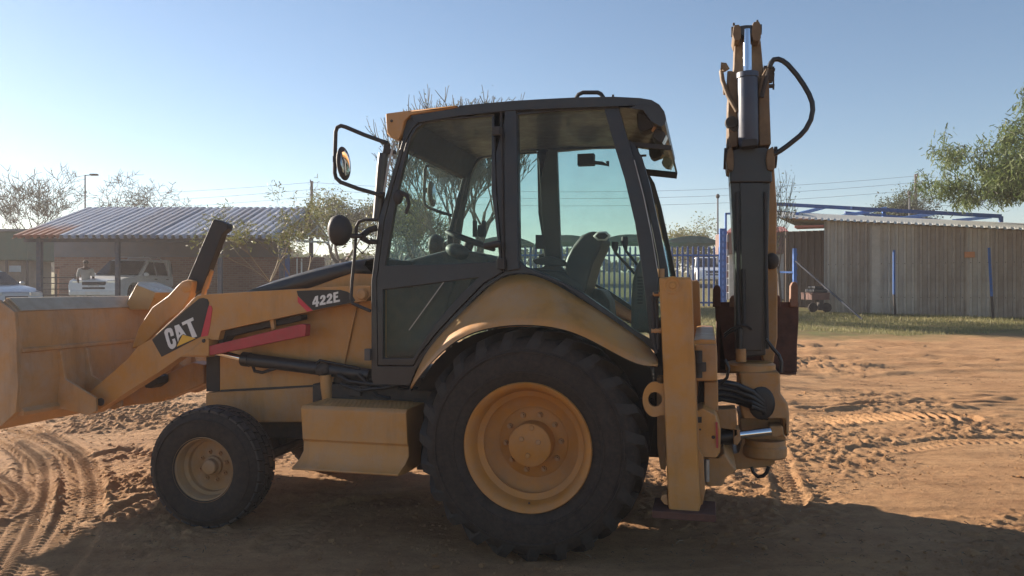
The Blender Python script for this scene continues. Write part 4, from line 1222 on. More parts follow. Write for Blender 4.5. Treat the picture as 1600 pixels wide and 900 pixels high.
for xx in (x0 + .005, x1 - .03):
    b = MB(); k = len(cs)
    vs = [(xx, v, z) for v, z in cs] + [(xx + .025, v, z) for v, z in cs]
    b.add(vs, [tuple(range(k)), tuple(range(k, 2 * k))[::-1]] + [(i, (i + 1) % k, k + (i + 1) % k, k + i) for i in range(k)]); b.build('bucket_side', RUST, bd, .5, recalc=True)
RUST_T = pmat('worn_tooth', (.20, .095, .06), .55, var=.3, scale=9, dust=.4, bump=.2)
for i, xx in enumerate((1120, 1146, 1180, 1214, 1241)):
    b = MB(); tp_ = 446 if i != 4 else 441
    if 0 < i < 4: tp_ = 462
    b.prism(mp([(xx - 6.5, 480), (xx - 6, tp_ + 6), (xx - 3, tp_), (xx + 3, tp_ - 1), (xx + 6, tp_ + 5), (xx + 6, 480)], VD - .03), VD - .03, VD + .05); b.build('tooth', RUST_T if i in (1, 4) else RUST, bd, .6, .008)
b = MB(); b.prism(mp([(1216, 575), (1226, 574), (1226, 583), (1216, 583)], VD - .03), VD - .03, VD); b.build('wear_lug', RUST, bd, .5, .003)
b = MB(); b.tube([m3(1158, 512, VBM - .09), m3(1139, 520, VBM - .05), m3(1132, 526, VBM)], .008, 6)
b.tube([m3(1132, 522, VBM - .03), m3(1144, 513, VBM - .07), m3(1158, 508, VBM - .09), m3(1168, 510, VBM - .07), m3(1174, 515, VBM - .04)], .007, 6)
b.tube([m3(1156, 514, VBM - .09), m3(1156, 546, VBM - .09)], .018, 8)
b.build('grease_hose', HOSE, boom, .8)
b = MB(); b.tube([m3(1157.5, 545, VBM - .09), m3(1158, 565, VBM - .09)], .034, 14); b.build('boom_foot', YEL_WORN, boom, .7)
b = MB(); b.tube([m3(1197, 530, VBM - .08), m3(1208, 545, VBM - .08), m3(1217, 555, VBM - .08), m3(1221, 566, VBM - .08), m3(1220, 582, VBM - .08)], .012, 8); b.build('swing_hose', HOSE, boom, .8)

# ---------------------------------------------------------------- surroundings
BARK = pmat('grey_bark', (.11, .085, .065), .9, var=.35, scale=9, bump=.3)
TWIG = pmat('dry_twig', (.085, .083, .062), .9, var=.3, scale=3)
TWIGP = pmat('pale_twig', (.20, .15, .085), .85, var=.3, scale=3)
def leaf_mat(name, lo, hi, trans=.35):
    mt = bpy.data.materials.new(name); mt.use_nodes = True
    nt = mt.node_tree; b = nt.nodes['Principled BSDF']; out = nt.nodes['Material Output']
    c = _ramp(nt, _noise(nt, 1.6, 3, .7), [(.3, lo), (.7, hi)])
    nt.links.new(c, b.inputs['Base Color']); b.inputs['Roughness'].default_value = .6
    t = nt.nodes.new('ShaderNodeBsdfTranslucent'); nt.links.new(c, t.inputs['Color'])
    mx = nt.nodes.new('ShaderNodeMixShader'); mx.inputs[0].default_value = trans
    nt.links.new(b.outputs[0], mx.inputs[1]); nt.links.new(t.outputs[0], mx.inputs[2]); nt.links.new(mx.outputs[0], out.inputs['Surface'])
    return mt
LEAF_OL = leaf_mat('olive_leaf', (.075, .095, .025), (.17, .17, .055))
LEAF_GR = leaf_mat('green_leaf', (.065, .11, .032), (.18, .215, .075), .45)
LEAF_DK = leaf_mat('dark_leaf', (.035, .06, .022), (.09, .11, .04))
LEAF_YL = leaf_mat('yellowing_leaf', (.13, .15, .04), (.24, .21, .07))

def tree(name, label, cat, base, height, seed, bark=BARK, twig=TWIG, leaf=None, spread=.55, levels=5, trunk_r=.14, split=3, first=.28, up=.25,
         leaf_n=0, leaf_s=.05, leaf_asp=.35, droop=0.0, group=None, width=1.0, twig_r=.006, wig=.25, lens=.74, lean=(0, 0), tip_leaf_spread=.25, nfl=1, stems=1, balance=True, clear=0.0):
    rnd = random.Random(seed)
    T = MB(); C_ = MB(); LF = MB(); tips = []
    def branch(p, d, L, r, lev):
        n = 4 if lev <= 2 else 3
        pts = [p]; rs = [r]; q = Vector(p); dd = Vector(d)
        for i in range(n):
            dd = (dd + Vector((rnd.uniform(-1, 1), rnd.uniform(-1, 1), rnd.uniform(-.6, 1) * .6)) * wig + Vector((0, 0, up * .25 if lev > 0 else .2)) - Vector((0, 0, droop * lev * .06))).normalized()
            q = q + dd * (L / n); pts.append(q.copy()); rs.append(max(twig_r * .6, r * (1 - .42 * (i + 1) / n)))
        (T if lev <= 2 else C_).tube(pts, rs, 7 if lev == 0 else (5 if lev <= 2 else 3), False)
        if lev >= levels:
            tips.append((pts, dd)); return
        k = split + (1 if rnd.random() < .35 else 0)
        for j in range(k):
            t = rnd.uniform(.45, 1) if (lev > 0 and j) else 1.0
            if lev == 0: t = rnd.uniform(.75, 1)
            ii = min(n, max(1, int(round(t * n))))
            az = 2 * math.pi * (j + rnd.random() * .8) / k
            side = dd.orthogonal().normalized(); side2 = dd.cross(side)
            nd = (dd * (1 - spread * .6) + (side * math.cos(az) + side2 * math.sin(az)) * spread * rnd.uniform(.7, 1.3)); nd.x *= width; nd.y *= width
            nd = (nd.normalized() + Vector((0, 0, up * rnd.uniform(.2, 1)))).normalized()
            branch(pts[ii], nd, L * lens * rnd.uniform(.75, 1.15), max(twig_r, rs[ii] * rnd.uniform(.55, .72)), lev + 1)
    for s in range(stems):
        a = 2 * math.pi * s / stems + rnd.random()
        d0 = Vector((lean[0], lean[1], 1)) + (Vector((math.cos(a), math.sin(a), 0)) * .35 if stems > 1 else Vector((0, 0, 0)))
        off = Vector((math.cos(a), math.sin(a), 0)) * (.08 if stems > 1 else 0)
        branch(Vector((0, 0, -.15)) + off, d0.normalized(), height * first, trunk_r, 0)
    # scale the tree to its height
    zmax = max(v[2] for v in C_.v); k = height / zmax
    hi_ = [t[0][-1] for t in tips if t[0][-1].z > .72 * zmax]
    sx_ = sum(p.x / p.z for p in hi_) / len(hi_) if balance else 0; sy_ = sum(p.y / p.z for p in hi_) / len(hi_) if balance else 0
    def shear(p): return Vector((p[0] - sx_ * max(0, p[2]), p[1] - sy_ * max(0, p[2]), p[2]))
    for M_ in (T, C_): M_.v = [tuple(shear(p)) for p in M_.v]
    tips = [([shear(p) for p in pts], dd) for pts, dd in tips]
    if clear:
        tips = [t for t in tips if t[0][-1].z > clear * zmax]
        keep = [f for f in C_.f if min(C_.v[i][2] for i in f) > clear * zmax * .95]; C_.f = keep
    o = empty(name, base)
    tag(o, label, cat, group)
    for M_ in (T, C_): M_.v = [(x * k, y * k, z * k) for x, y, z in M_.v]
    T.build('trunk', bark, o, 1.2)
    cr = C_.build('crown', twig, o, 1.2)
    if leaf is not None and leaf_n:
        per = max(1, leaf_n // len(tips))
        for pts, dd in tips:
            for _ in range(per):
                a = rnd.random() * (len(pts) - 1); i = int(a); p = pts[i].lerp(pts[min(i + 1, len(pts) - 1)], a - i) * k
                p = p + Vector((rnd.gauss(0, 1), rnd.gauss(0, 1), rnd.gauss(0, 1) - droop)) * tip_leaf_spread * .5
                x = Vector((rnd.uniform(-1, 1), rnd.uniform(-1, 1), rnd.uniform(-.5, .8) - droop * 1.5)).normalized()
                y = x.cross(Vector((rnd.uniform(-1, 1), rnd.uniform(-1, 1), rnd.uniform(-1, 1)))).normalized()
                s = leaf_s * rnd.uniform(.6, 1.3)
                for f in range(nfl):
                    pp = p + x * (f * s * .55); yy = y * (1 if f % 2 else -1)
                    LF.add([pp, pp + x * s * .5 + yy * s * leaf_asp, pp + x * s, pp + x * s * .5 - yy * s * leaf_asp * .5], [(0, 1, 2, 3)])
        lo = LF.build('foliage', leaf, cr, None)
    return o
def base_at(px, Y): return (((px - 800) / FPX * Y), Y, gz(0, Y))
def ht(py, Y): return CAM_H - (py - 450) / FPX * Y - gz(0, Y)

# ---- left: open brick shed under ribbed metal sheets
BRICK = pmat('brickwork', (.22, .125, .095), .9, var=.2, scale=2)
def brick_mat():
    mt = bpy.data.materials.new('brown_brick'); mt.use_nodes = True
    nt = mt.node_tree; b = nt.nodes['Principled BSDF']
    t = nt.nodes.new('ShaderNodeTexCoord'); mp_ = nt.nodes.new('ShaderNodeMapping'); mp_.inputs['Rotation'].default_value = (R(90), 0, 0)
    nt.links.new(t.outputs['Object'], mp_.inputs[0])
    br = nt.nodes.new('ShaderNodeTexBrick'); br.inputs['Scale'].default_value = 1.0
    br.inputs['Brick Width'].default_value = .23; br.inputs['Row Height'].default_value = .085; br.inputs['Mortar Size'].default_value = .008
    br.inputs['Color1'].default_value = (.20, .105, .08, 1); br.inputs['Color2'].default_value = (.27, .155, .11, 1); br.inputs['Mortar'].default_value = (.26, .22, .19, 1)
    nt.links.new(mp_.outputs[0], br.inputs['Vector']); nt.links.new(br.outputs['Color'], b.inputs['Base Color']); b.inputs['Roughness'].default_value = .9
    return mt
BRICK = brick_mat()
ZINC = pmat('zinc_sheet', (.44, .47, .53), .42, metal=.2, var=.12, scale=.8, dust=.25, dustcol=(.32, .26, .22))
ZINC_RUST = pmat('rusted_sheet', (.44, .47, .53), .42, metal=.2, var=.12, scale=.8, dust=.25, dustcol=(.32, .26, .22))
def rust_edge(mt):
    nt = mt.node_tree; b = nt.nodes['Principled BSDF']; src = b.inputs['Base Color'].links[0].from_socket
    t = nt.nodes.new('ShaderNodeTexCoord'); sx = nt.nodes.new('ShaderNodeSeparateXYZ'); nt.links.new(t.outputs['Object'], sx.inputs[0])
    n = _noise(nt, 1.3, 5, .7); ad = nt.nodes.new('ShaderNodeMath'); ad.operation = 'MULTIPLY_ADD'; ad.inputs[1].default_value = 2.2
    nt.links.new(n, ad.inputs[0]); nt.links.new(sx.outputs['Y'], ad.inputs[2])
    mr = nt.nodes.new('ShaderNodeMapRange'); mr.inputs[1].default_value = 2.7; mr.inputs[2].default_value = 2.0; nt.links.new(ad.outputs[0], mr.inputs[0])
    nt.links.new(_mix(nt, mr.outputs[0], src, (.40, .19, .11)), b.inputs['Base Color'])
rust_edge(ZINC_RUST)
BLUE = pmat('blue_paint', (.028, .135, .43), .42, var=.15, scale=3, dust=.12)
BLUE_D = pmat('dark_blue_paint', (.04, .11, .30), .5, var=.2, scale=3, dust=.2)
STEELBL = pmat('painted_post', (.04, .055, .085), .5, var=.2, dust=.25)
GREYP = pmat('grey_panel', (.16, .165, .185), .7, var=.12, scale=1.2, dust=.2)

shed = empty('brick_shed', (0, 0, 0))
tag(shed, 'open brick shed with ribbed metal roof behind the white pickup', 'shed')
Yf, Yr, Yb = 25.0, 29.4, 33.0
e0 = at(18, 374, Yf); e1 = at(422, 371, Yf); r0 = at(130, 329, Yr); r1 = at(481, 327, Yr)
ez = (e0.z + e1.z) / 2; rz_ = (r0.z + r1.z) / 2
xL, xR = e0.x, r1.x
ns = 11; wsh = (xR - xL) / ns
def roof_sheet_bm(L):
    """one sheet: three ribs across wsh, running along +y for L"""
    b = MB(); prof = []
    for k in range(3):
        c = (k + .5) * wsh / 3; h = wsh / 3
        prof += [(c - h * .5, 0), (c - h * .28, 0), (c - h * .20, .115), (c + h * .20, .115), (c + h * .28, 0)]
    prof.append((wsh + .01, 0))
    b.loft([[(x, 0, z) for x, z in prof], [(x, L, z) for x, z in prof]])
    return b
Lf = math.hypot(Yr - Yf, rz_ - ez); af = math.atan2(rz_ - ez, Yr - Yf)
bz = 3.75; Lb = math.hypot(Yb - Yr, rz_ - bz); ab = math.atan2(bz - rz_, Yb - Yr)
me = roof_sheet_bm(Lf).mesh('roof_sheet', ZINC); meb = roof_sheet_bm(Lb).mesh('roof_sheet', ZINC)
me2 = me.copy(); ZINC2 = pmat('dull_zinc_sheet', (.36, .38, .43), .48, metal=.2, var=.15, scale=.8, dust=.4, dustcol=(.28, .22, .18)); me2.materials[0] = ZINC2
mer = me.copy(); mer.materials[0] = ZINC_RUST
for k in range(ns):
    o = bpy.data.objects.new('roof_sheet', mer if k < 2 else (me2 if k in (4, 5, 8) else me)); COL.objects.link(o); o.parent = shed
    o.location = (xL + k * wsh, Yf - .03 * ((k * 7) % 3), ez + .004 * (k % 2)); o.rotation_euler = (af, 0, 0)
    md = o.modifiers.new('solid', 'SOLIDIFY'); md.thickness = .004
    o = bpy.data.objects.new('roof_sheet', meb); COL.objects.link(o); o.parent = shed
    o.location = (xL + k * wsh, Yr, rz_); o.rotation_euler = (ab, 0, 0)
    md = o.modifiers.new('solid', 'SOLIDIFY'); md.thickness = .004
b = MB(); b.loft([[(xL, Yr - .2, rz_ - .03), (xR + .05, Yr - .2, rz_ - .03)], [(xL, Yr, rz_ + .075), (xR + .05, Yr, rz_ + .075)], [(xL, Yr + .2, rz_ - .02), (xR + .05, Yr + .2, rz_ - .02)]])
b.build('ridge_cap', ZINC, shed, solid=.01)
g0 = gz(0, 25.5)
def post(px, Y, wd=.16, top=None, mat=STEELBL, nm='post'):
    X = (px - 800) / FPX * Y; b = MB(); b.box(X - wd / 2, X + wd / 2, Y - wd / 2, Y + wd / 2, gz(0, Y) - .3, top if top else ez + (Y - Yf) * .3 - .06)
    return b.build(nm, mat, shed, .5, .008)
for px in (62, 184, 344, 440): post(px, Yf + .35, .15 if px < 100 else .13)
post(486, 31.5, .14, 3.7)
b = MB(); b.box(xL + .2, xR - .1, Yf + .3, Yf + .42, ez - .10, ez + .02); b.build('eave_beam', STEELBL, shed)
# gable truss of light steel at the right end
b = MB(); gxx = xR - .06
b.bar((gxx, Yf + .2, ez + .0), (gxx, Yb - .1, bz - .15), .05, .08); b.bar((gxx, Yf + .2, ez - .02), (gxx, Yr, rz_ - .1), .05, .07); b.bar((gxx, Yr, rz_ - .1), (gxx, Yb, bz - .08), .05, .07)
for t0, t1 in ((.3, .5), (.5, .5), (.5, .75), (.75, .75)):
    pa = Vector((gxx, Yf + (Yb - Yf) * t0, ez + (bz - ez) * t0)); yy = Yf + (Yb - Yf) * t1
    zz = rz_ - .12 - (abs(yy - Yr) / (Yb - Yr) * (rz_ - bz) if yy > Yr else abs(Yr - yy) / (Yr - Yf) * (rz_ - ez))
    b.bar(pa, (gxx, yy, zz), .04, .05)
b.build('gable_truss', pmat('pale_steel', (.36, .40, .46), .45, metal=.3, var=.1), shed)
def X_(px, Y): return (px - 800) / FPX * Y
Yw = 30.5; gb = gz(0, Yw)
b = MB(); b.box(X_(85, Yw), X_(505, Yw), Yw, Yw + .22, gb - .3, CAM_H + (450 - 402) / FPX * Yw); b.build('brick_wall', BRICK, shed)
b = MB(); b.box(X_(85, Yw), X_(452, Yw), Yw - .03, Yw + .15, CAM_H + (450 - 402) / FPX * Yw + .004, 4.0); b.build('grey_panel', GREYP, shed)
b = MB(); b.box(X_(395, 28.6), X_(470, 28.6), 28.6, 28.8, gb - .3, CAM_H + (450 - 408) / FPX * 28.6); b.build('brick_pier', BRICK, shed)
b = MB(); b.box(X_(445, 28.3), X_(452, 28.3), 28.3, 28.36, gb + .6, CAM_H + (450 - 385) / FPX * 28); b.build('blue_column', BLUE_D, shed)
WHT = pmat('white_trim', (.7, .7, .68), .5, var=.06)
for px in (463, 470):
    b = MB(); b.box(X_(px, 28.5), X_(px + 1.3, 28.5), 28.5, 28.59, CAM_H - 0 / FPX + .0 + gb * 0 + 1.67 - 1.67 + .1, CAM_H + 46 / FPX * 28.5); b.build('window_frame', WHT, shed)

# ---- left edge: green shade cabin, farm gate, parked cars, person
GREENP = pmat('green_cladding', (.05, .10, .075), .6, var=.12, scale=1, dust=.15)
gc = empty('green_cabin', (X_(10, 34), 34, gz(0, 34)))
tag(gc, 'dark green site cabin raised on posts at the far left', 'cabin')
def wbox(parent, name, px0, px1, py0, py1, Y, dep, mat, bevel=.01):
    o = parent.location; b = MB()
    b.box(X_(px0, Y) - o.x, X_(px1, Y) - o.x, Y - o.y, Y + dep - o.y, CAM_H - (py1 - 450) / FPX * Y - o.z, CAM_H - (py0 - 450) / FPX * Y - o.z)
    return b.build(name, mat, parent, .5, bevel)
wbox(gc, 'body', -60, 43, 362, 406, 34, 3.0, GREENP)
wbox(gc, 'roof', -64, 45, 357.5, 361.5, 33.8, 3.4, GREYP)
wbox(gc, 'lower_wall', -60, 30, 407, 470, 34.3, 2.4, pmat('faded_board', (.20, .17, .14), .8, var=.2, dust=.3))
wbox(gc, 'window', 14, 32, 415, 425, 34.2, .05, pmat('pale_window', (.35, .42, .5), .2, var=.1))
for px in (-30, 8, 40): wbox(gc, 'post', px, px + 2.5, 406.5, 475, 33.95, .1, BLKM)
fg = empty('farm_gate', (X_(85, 27), 27, gz(0, 27)))
tag(fg, 'low steel yard gate with horizontal bars left of the white pickup', 'gate')
for py in (433, 442, 451, 460): wbox(fg, 'bar', 64, 118, py, py + 1.5, 27, .04, BLKM)
for px in (64, 86, 116): wbox(fg, 'upright', px, px + 2, 428, 480, 26.98, .06, BLKM)
gp_ = empty('gate_post', (X_(87, 27.6), 27.6, gz(0, 27.6))); tag(gp_, 'weathered reddish wooden post beside the low steel gate', 'post')
wbox(gp_, 'shaft', 86, 90, 420, 482, 27.6, .1, pmat('weathered_wood', (.26, .15, .11), .9, var=.25)); wbox(gp_, 'cap', 85.5, 90.5, 417.5, 419.5, 27.57, .14, RUST)

SKIN = pmat('brown_skin', (.10, .055, .038), .6, var=.1); SHIRT = pmat('pale_shirt', (.42, .41, .40), .8, var=.1); TROUS = pmat('dark_trousers', (.035, .037, .045), .8, var=.1); HAIR = pmat('black_hair', (.012, .011, .010), .8, var=.1)
def skinned(name, verts, edges, radii, mat, parent, root=0, sub=2):
    me = bpy.data.meshes.new(name); me.from_pydata(verts, edges, []); 
    mats = mat if isinstance(mat, list) else [mat]
    for q in mats: me.materials.append(q)
    o = bpy.data.objects.new(name, me); COL.objects.link(o); o.parent = parent
    md = o.modifiers.new('skin', 'SKIN'); md.use_smooth_shade = True
    for i, sv in enumerate(me.skin_vertices[0].data):
        r = radii[i]; sv.radius = r if isinstance(r, tuple) else (r, r); sv.use_root = (i == root)
    sd = o.modifiers.new('sub', 'SUBSURF'); sd.levels = sub; sd.render_levels = sub
    return o
pe = empty('person', base_at(134, 27.0), R(200)); tag(pe, 'person in a pale shirt standing beside the white pickup bonnet', 'person')
V = [(0, 0, .93), (0, 0, 1.10), (0, 0, 1.30), (0, .0, 1.43), (0, .01, 1.50), (0, .02, 1.60), (0, .02, 1.70),
     (-.10, 0, .86), (-.11, .02, .48), (-.12, -.01, .08), (-.12, .13, .03), (.10, 0, .86), (.11, .03, .48), (.12, 0, .08), (.12, .14, .03),
     (-.19, 0, 1.40), (-.24, .02, 1.13), (-.22, .12, .90), (.19, 0, 1.40), (.25, .02, 1.13), (.20, .16, .95)]
E = [(0, 1), (1, 2), (2, 3), (3, 4), (4, 5), (5, 6), (0, 7), (7, 8), (8, 9), (9, 10), (0, 11), (11, 12), (12, 13), (13, 14), (3, 15), (15, 16), (16, 17), (3, 18), (18, 19), (19, 20)]
Rr = [.14, .13, .16, .10, .05, .085, .06, .085, .06, .045, .035, .085, .06, .045, .035, .06, .045, .032, .06, .045, .032]
pb = skinned('body', V, E, Rr, SKIN, pe)
def shell(name, idx, mat, grow):
    mp_i = {j: i for i, j in enumerate(idx)}
    return skinned(name, [V[j] for j in idx], [(mp_i[a], mp_i[b_]) for a, b_ in E if a in mp_i and b_ in mp_i], [Rr[j] + grow for j in idx], mat, pe)
shell('shirt', [0, 1, 2, 3, 15, 16, 18, 19], SHIRT, .018)
shell('trousers', [0, 7, 8, 9, 11, 12, 13], TROUS, .02)
b = MB(); b.ball((0, .0, 1.665), .088, .095, .085, 14, 8); b.build('hair', HAIR, pe, .9)
b = MB(); b.ball((0, .11, 1.61), .014, .02, .018, 8, 6); b.build('nose', SKIN, pe, .9)

# ---- vehicles
WPAINT = pmat('white_car_paint', (.74, .77, .80), .25, var=.03, dust=.15, coat=.5)
SPAINT = pmat('silver_car_paint', (.42, .43, .45), .28, metal=.4, var=.03, dust=.1, coat=.5)
CARGL = glass_mat('car_glass', (.25, .3, .32), .03, .03)
CARBLK = pmat('car_trim', (.02, .02, .022), .5, var=.1)
HLAMP = pmat('headlamp', (.75, .78, .8), .08, metal=.5, var=.02)
CANOPY = pmat('canopy_white', (.55, .56, .58), .35, var=.03, dust=.1)
def pickup(name, label, base, rz, paint=WPAINT, canopy=True, bar=True):
    """x forward, y to its left, z up; origin on the ground under the middle"""
    o = empty(name, base, rz); tag(o, label, 'pickup')
    HW = .90
    def body(prof, w0, w1, nm, mat, top_in=0.0, zb=1.0, bevel=.04):
        b = MB(); n = len(prof); 
        def yy(z, s): return s * (w1 - max(0, z - zb) * top_in)
        for s in (-1, 1): b.v.extend([(x, yy(z, s), z) for x, z in prof])
        b.f.append(tuple(range(n))); b.f.append(tuple(range(n, 2 * n))[::-1])
        for i in range(n): b.f.append((i, n + i, n + (i + 1) % n, (i + 1) % n))
        return b.build(nm, mat, o, .6, bevel, recalc=True, seg=3)
    low = [(-2.55, .55), (-2.5, 1.08), (-.95, 1.10), (1.05, 1.12), (1.30, 1.10), (2.30, 1.00), (2.50, .92), (2.58, .75), (2.55, .42), (2.0, .38)]
    low += arc(1.62, .40, .46, .46, 0, -180, 10)[::-1][:0]
    wa = lambda c: [(c + .47 * math.cos(R(a)), .40 + .47 * math.sin(R(a))) for a in range(0, 181, 20)]
    low += wa(1.58) + [(1.05, .36), (-.9, .36)] + wa(-1.50) + [(-2.1, .42), (-2.5, .45)]
    body(low, HW, HW, 'body', paint, .05, .95)
    cab = [(1.18, 1.08), (.35, 1.68), (.10, 1.74), (-.80, 1.74), (-.98, 1.68), (-1.02, 1.08)]
    cbo = body(cab, HW, HW - .02, 'cab', paint, .22, 1.08)
    if canopy: body([(-1.05, 1.08), (-1.05, 1.76), (-2.35, 1.74), (-2.52, 1.08)], HW, HW - .02, 'canopy', CANOPY, .14, 1.08)
    # glass a little proud of the cab
    b = MB(); i_ = lambda z: (HW - .02 - (z - 1.08) * .22)
    b.add([(1.14, -i_(1.12) + .08, 1.13), (1.14, i_(1.12) - .08, 1.13), (.40, i_(1.66) - .06, 1.665), (.40, -i_(1.66) + .06, 1.665)], [(0, 1, 2, 3)])
    w_s = b.build('windscreen', CARBLK if False else CARGL, o, solid=.012); w_s.location = (.022, 0, .02)
    dk = MB(); dk.prism([(.95, 1.1), (.3, 1.62), (-.8, 1.66), (-.9, 1.1)], -.6, .6)
    for s in (-1, 1):
        for x0, x1, xt0, xt1, nm in ((.98, .02, .30, .02, 'side_window'), (-.06, -.90, -.06, -.82, 'side_window')):
            b = MB(); z0, z1 = 1.14, 1.64
            b.add([(x0, s * (i_(z0) + .012), z0), (x1, s * (i_(z0) + .012), z0), (xt1, s * (i_(z1) + .012), z1), (xt0, s * (i_(z1) + .012), z1)], [(0, 1, 2, 3)])
            b.build(nm, CARGL, o, solid=.008)
        if canopy:
            b = MB(); b.add([(-1.2, s * (HW - .005), 1.2), (-2.3, s * (HW - .005), 1.2), (-2.2, s * (HW - .06), 1.62), (-1.2, s * (HW - .06), 1.62)], [(0, 1, 2, 3)]); b.build('canopy_window', CARGL, o, solid=.01)
        b = MB(); b.box(2.36, 2.53, s * .62 - .19, s * .62 + .19, .76, .93); b.build('headlight', HLAMP, o, .5, .03)
        b = MB(); b.ball((.95, s * 1.0, 1.16), .06, .11, .08, 10, 8); b.build('wing_mirror', paint, o, .9)
        b = MB(); b.box(.0, .16, s * (HW + .0) - .02, s * (HW + .0) + .02, .98, 1.01); b.box(-.85, -.70, s * HW - .02, s * HW + .02, .98, 1.01); b.build('door_handle', CARBLK, o)
        for xw in (1.58, -1.50):
            b = MB(); y0 = s * .72; y1 = s * .93
            b.lathe([(.20, y0), (.36, y0), (.385, y0 + s * .04), (.385, y1 - s * .04), (.35, y1), (.22, y1 + s * .005)], 28, (xw, 0, .385)); w_ = b.build('wheel', RUB, o, .7, recalc=True)
            b = MB(); b.lathe([(.0, y1 - s * .03), (.08, y1 - s * .01), (.16, y1 - s * .03), (.215, y1 + s * .006), (.22, y1 - s * .02), (.22, y0)], 28, (xw, 0, .385)); b.build('rim', SPAINT, w_, .7, recalc=True)
    b = MB(); b.box(2.48, 2.575, -.42, .42, .62, .88); b.build('grille', CARBLK, o, .5, .02)
    b = MB(); b.box(2.576, 2.584, -.20, .20, .72, .77); b.build('grille_badge', SPAINT, o)
    b = MB(); b.box(2.38, 2.62, -.86, .86, .40, .58); b.build('front_bumper', paint, o, .5, .04)
    b = MB(); b.box(2.615, 2.63, -.26, .26, .43, .54); b.build('number_plate', DECAL_WHT, o)
    if bar:
        b = MB()
        for x in (.05, -.75): b.tube([(x, -.68, 1.76), (x, -.62, 1.83), (x, .62, 1.83), (x, .68, 1.76)], .02, 8)
        b.tube([(.15, -.45, 1.85), (-.85, -.45, 1.85)], .018, 6); b.tube([(.15, .45, 1.85), (-.85, .45, 1.85)], .018, 6)
        b.build('roof_rack', SPAINT, o, .8)
    b = MB(); b.box(-2.62, -2.48, -.86, .86, .45, .6); b.build('rear_bumper', CARBLK, o, .5, .02)
    return o
pk = pickup('parked_pickup', 'white double cab pickup with canopy parked under the ribbed roof', base_at(209, 29.3), R(-93))
def sedan(name, label, base, rz, paint):
    o = empty(name, base, rz); tag(o, label, 'car')
    def body(prof, hw, nm, mat, tin, zb):
        b = MB(); n = len(prof)
        for s in (-1, 1): b.v.extend([(x, s * (hw - max(0, z - zb) * tin), z) for x, z in prof])
        b.f.append(tuple(range(n))); b.f.append(tuple(range(n, 2 * n))[::-1])
        for i in range(n): b.f.append((i, n + i, n + (i + 1) % n, (i + 1) % n))
        return b.build(nm, mat, o, .6, .05, recalc=True, seg=3)
    wa = lambda c: [(c + .38 * math.cos(R(a)), .31 + .38 * math.sin(R(a))) for a in range(0, 181, 20)]
    body([(-2.1, .45), (-2.12, .9), (-1.6, .98), (.9, .96), (1.7, .84), (2.08, .7), (2.12, .38), (1.7, .24)] + wa(1.3) + [(.9, .22), (-.85, .22)] + wa(-1.25) + [(-1.7, .26)], .85, 'body', paint, .08, .7)
    cb = body([(1.05, .92), (.35, 1.36), (.0, 1.44), (-.8, 1.42), (-1.2, 1.33), (-1.75, .96)], .78, 'cabin', paint, .32, .95)
    i_ = lambda z: .79 - (z - .95) * .32
    b = MB(); b.add([(1.05, -.68, .96), (1.05, .68, .96), (.36, .58, 1.36), (.36, -.58, 1.36)], [(0, 1, 2, 3)]); w_s = b.build('windscreen', CARGL, o, solid=.01); w_s.location = (.02, 0, .02)
    b = MB(); b.add([(-1.72, .62, .99), (-1.72, -.62, .99), (-1.22, -.56, 1.32), (-1.22, .56, 1.32)], [(0, 1, 2, 3)]); w_s = b.build('rear_window', CARGL, o, solid=.01); w_s.location = (-.02, 0, .02)
    for s in (-1, 1):
        b = MB(); b.add([(.85, s * i_(1.0), 1.0), (-.15, s * i_(1.0), 1.0), (-.15, s * i_(1.36), 1.37), (.33, s * i_(1.34), 1.33)], [(0, 1, 2, 3)]); b.build('side_window', CARGL, o, solid=.01)
        b = MB(); b.add([(-.22, s * i_(1.0), 1.0), (-1.3, s * i_(1.0), 1.0), (-1.05, s * i_(1.32), 1.33), (-.22, s * i_(1.36), 1.37)], [(0, 1, 2, 3)]); b.build('side_window', CARGL, o, solid=.01)
        b = MB(); b.box(1.92, 2.1, s * .58 - .17, s * .58 + .17, .58, .72); b.build('headlight', HLAMP, o, .5, .03)
        b = MB(); b.ball((.8, s * .92, 1.0), .06, .09, .06, 10, 8); b.build('wing_mirror', paint, o, .9)
        for xw in (1.3, -1.25):
            b = MB(); y0 = s * .65; y1 = s * .86
            b.lathe([(.18, y0), (.30, y0), (.31, y0 + s * .03), (.31, y1 - s * .03), (.28, y1), (.19, y1)], 24, (xw, 0, .31)); w_ = b.build('wheel', RUB, o, .7, recalc=True)
            b = MB(); b.lathe([(0, y1 - s * .02), (.1, y1 - s * .02), (.19, y1 + s * .004), (.19, y0)], 24, (xw, 0, .31)); b.build('rim', SPAINT, w_, .7, recalc=True)
    b = MB(); b.box(2.08, 2.13, -.35, .35, .45, .58); b.build('grille', CARBLK, o, .5, .01)
    return o
sedan('parked_car', 'silver white sedan cut off at the left edge of the yard', base_at(-32, 25.5), R(-28), SPAINT)
pickup('parked_pickup', 'white pickup facing out behind the blue palisade gate', base_at(1106, 46), R(-97), WPAINT, False, False)
pickup('parked_pickup', 'white pickup parked beyond the gate, half hidden by the boom', base_at(1150, 49), R(-95), WPAINT, False, False)

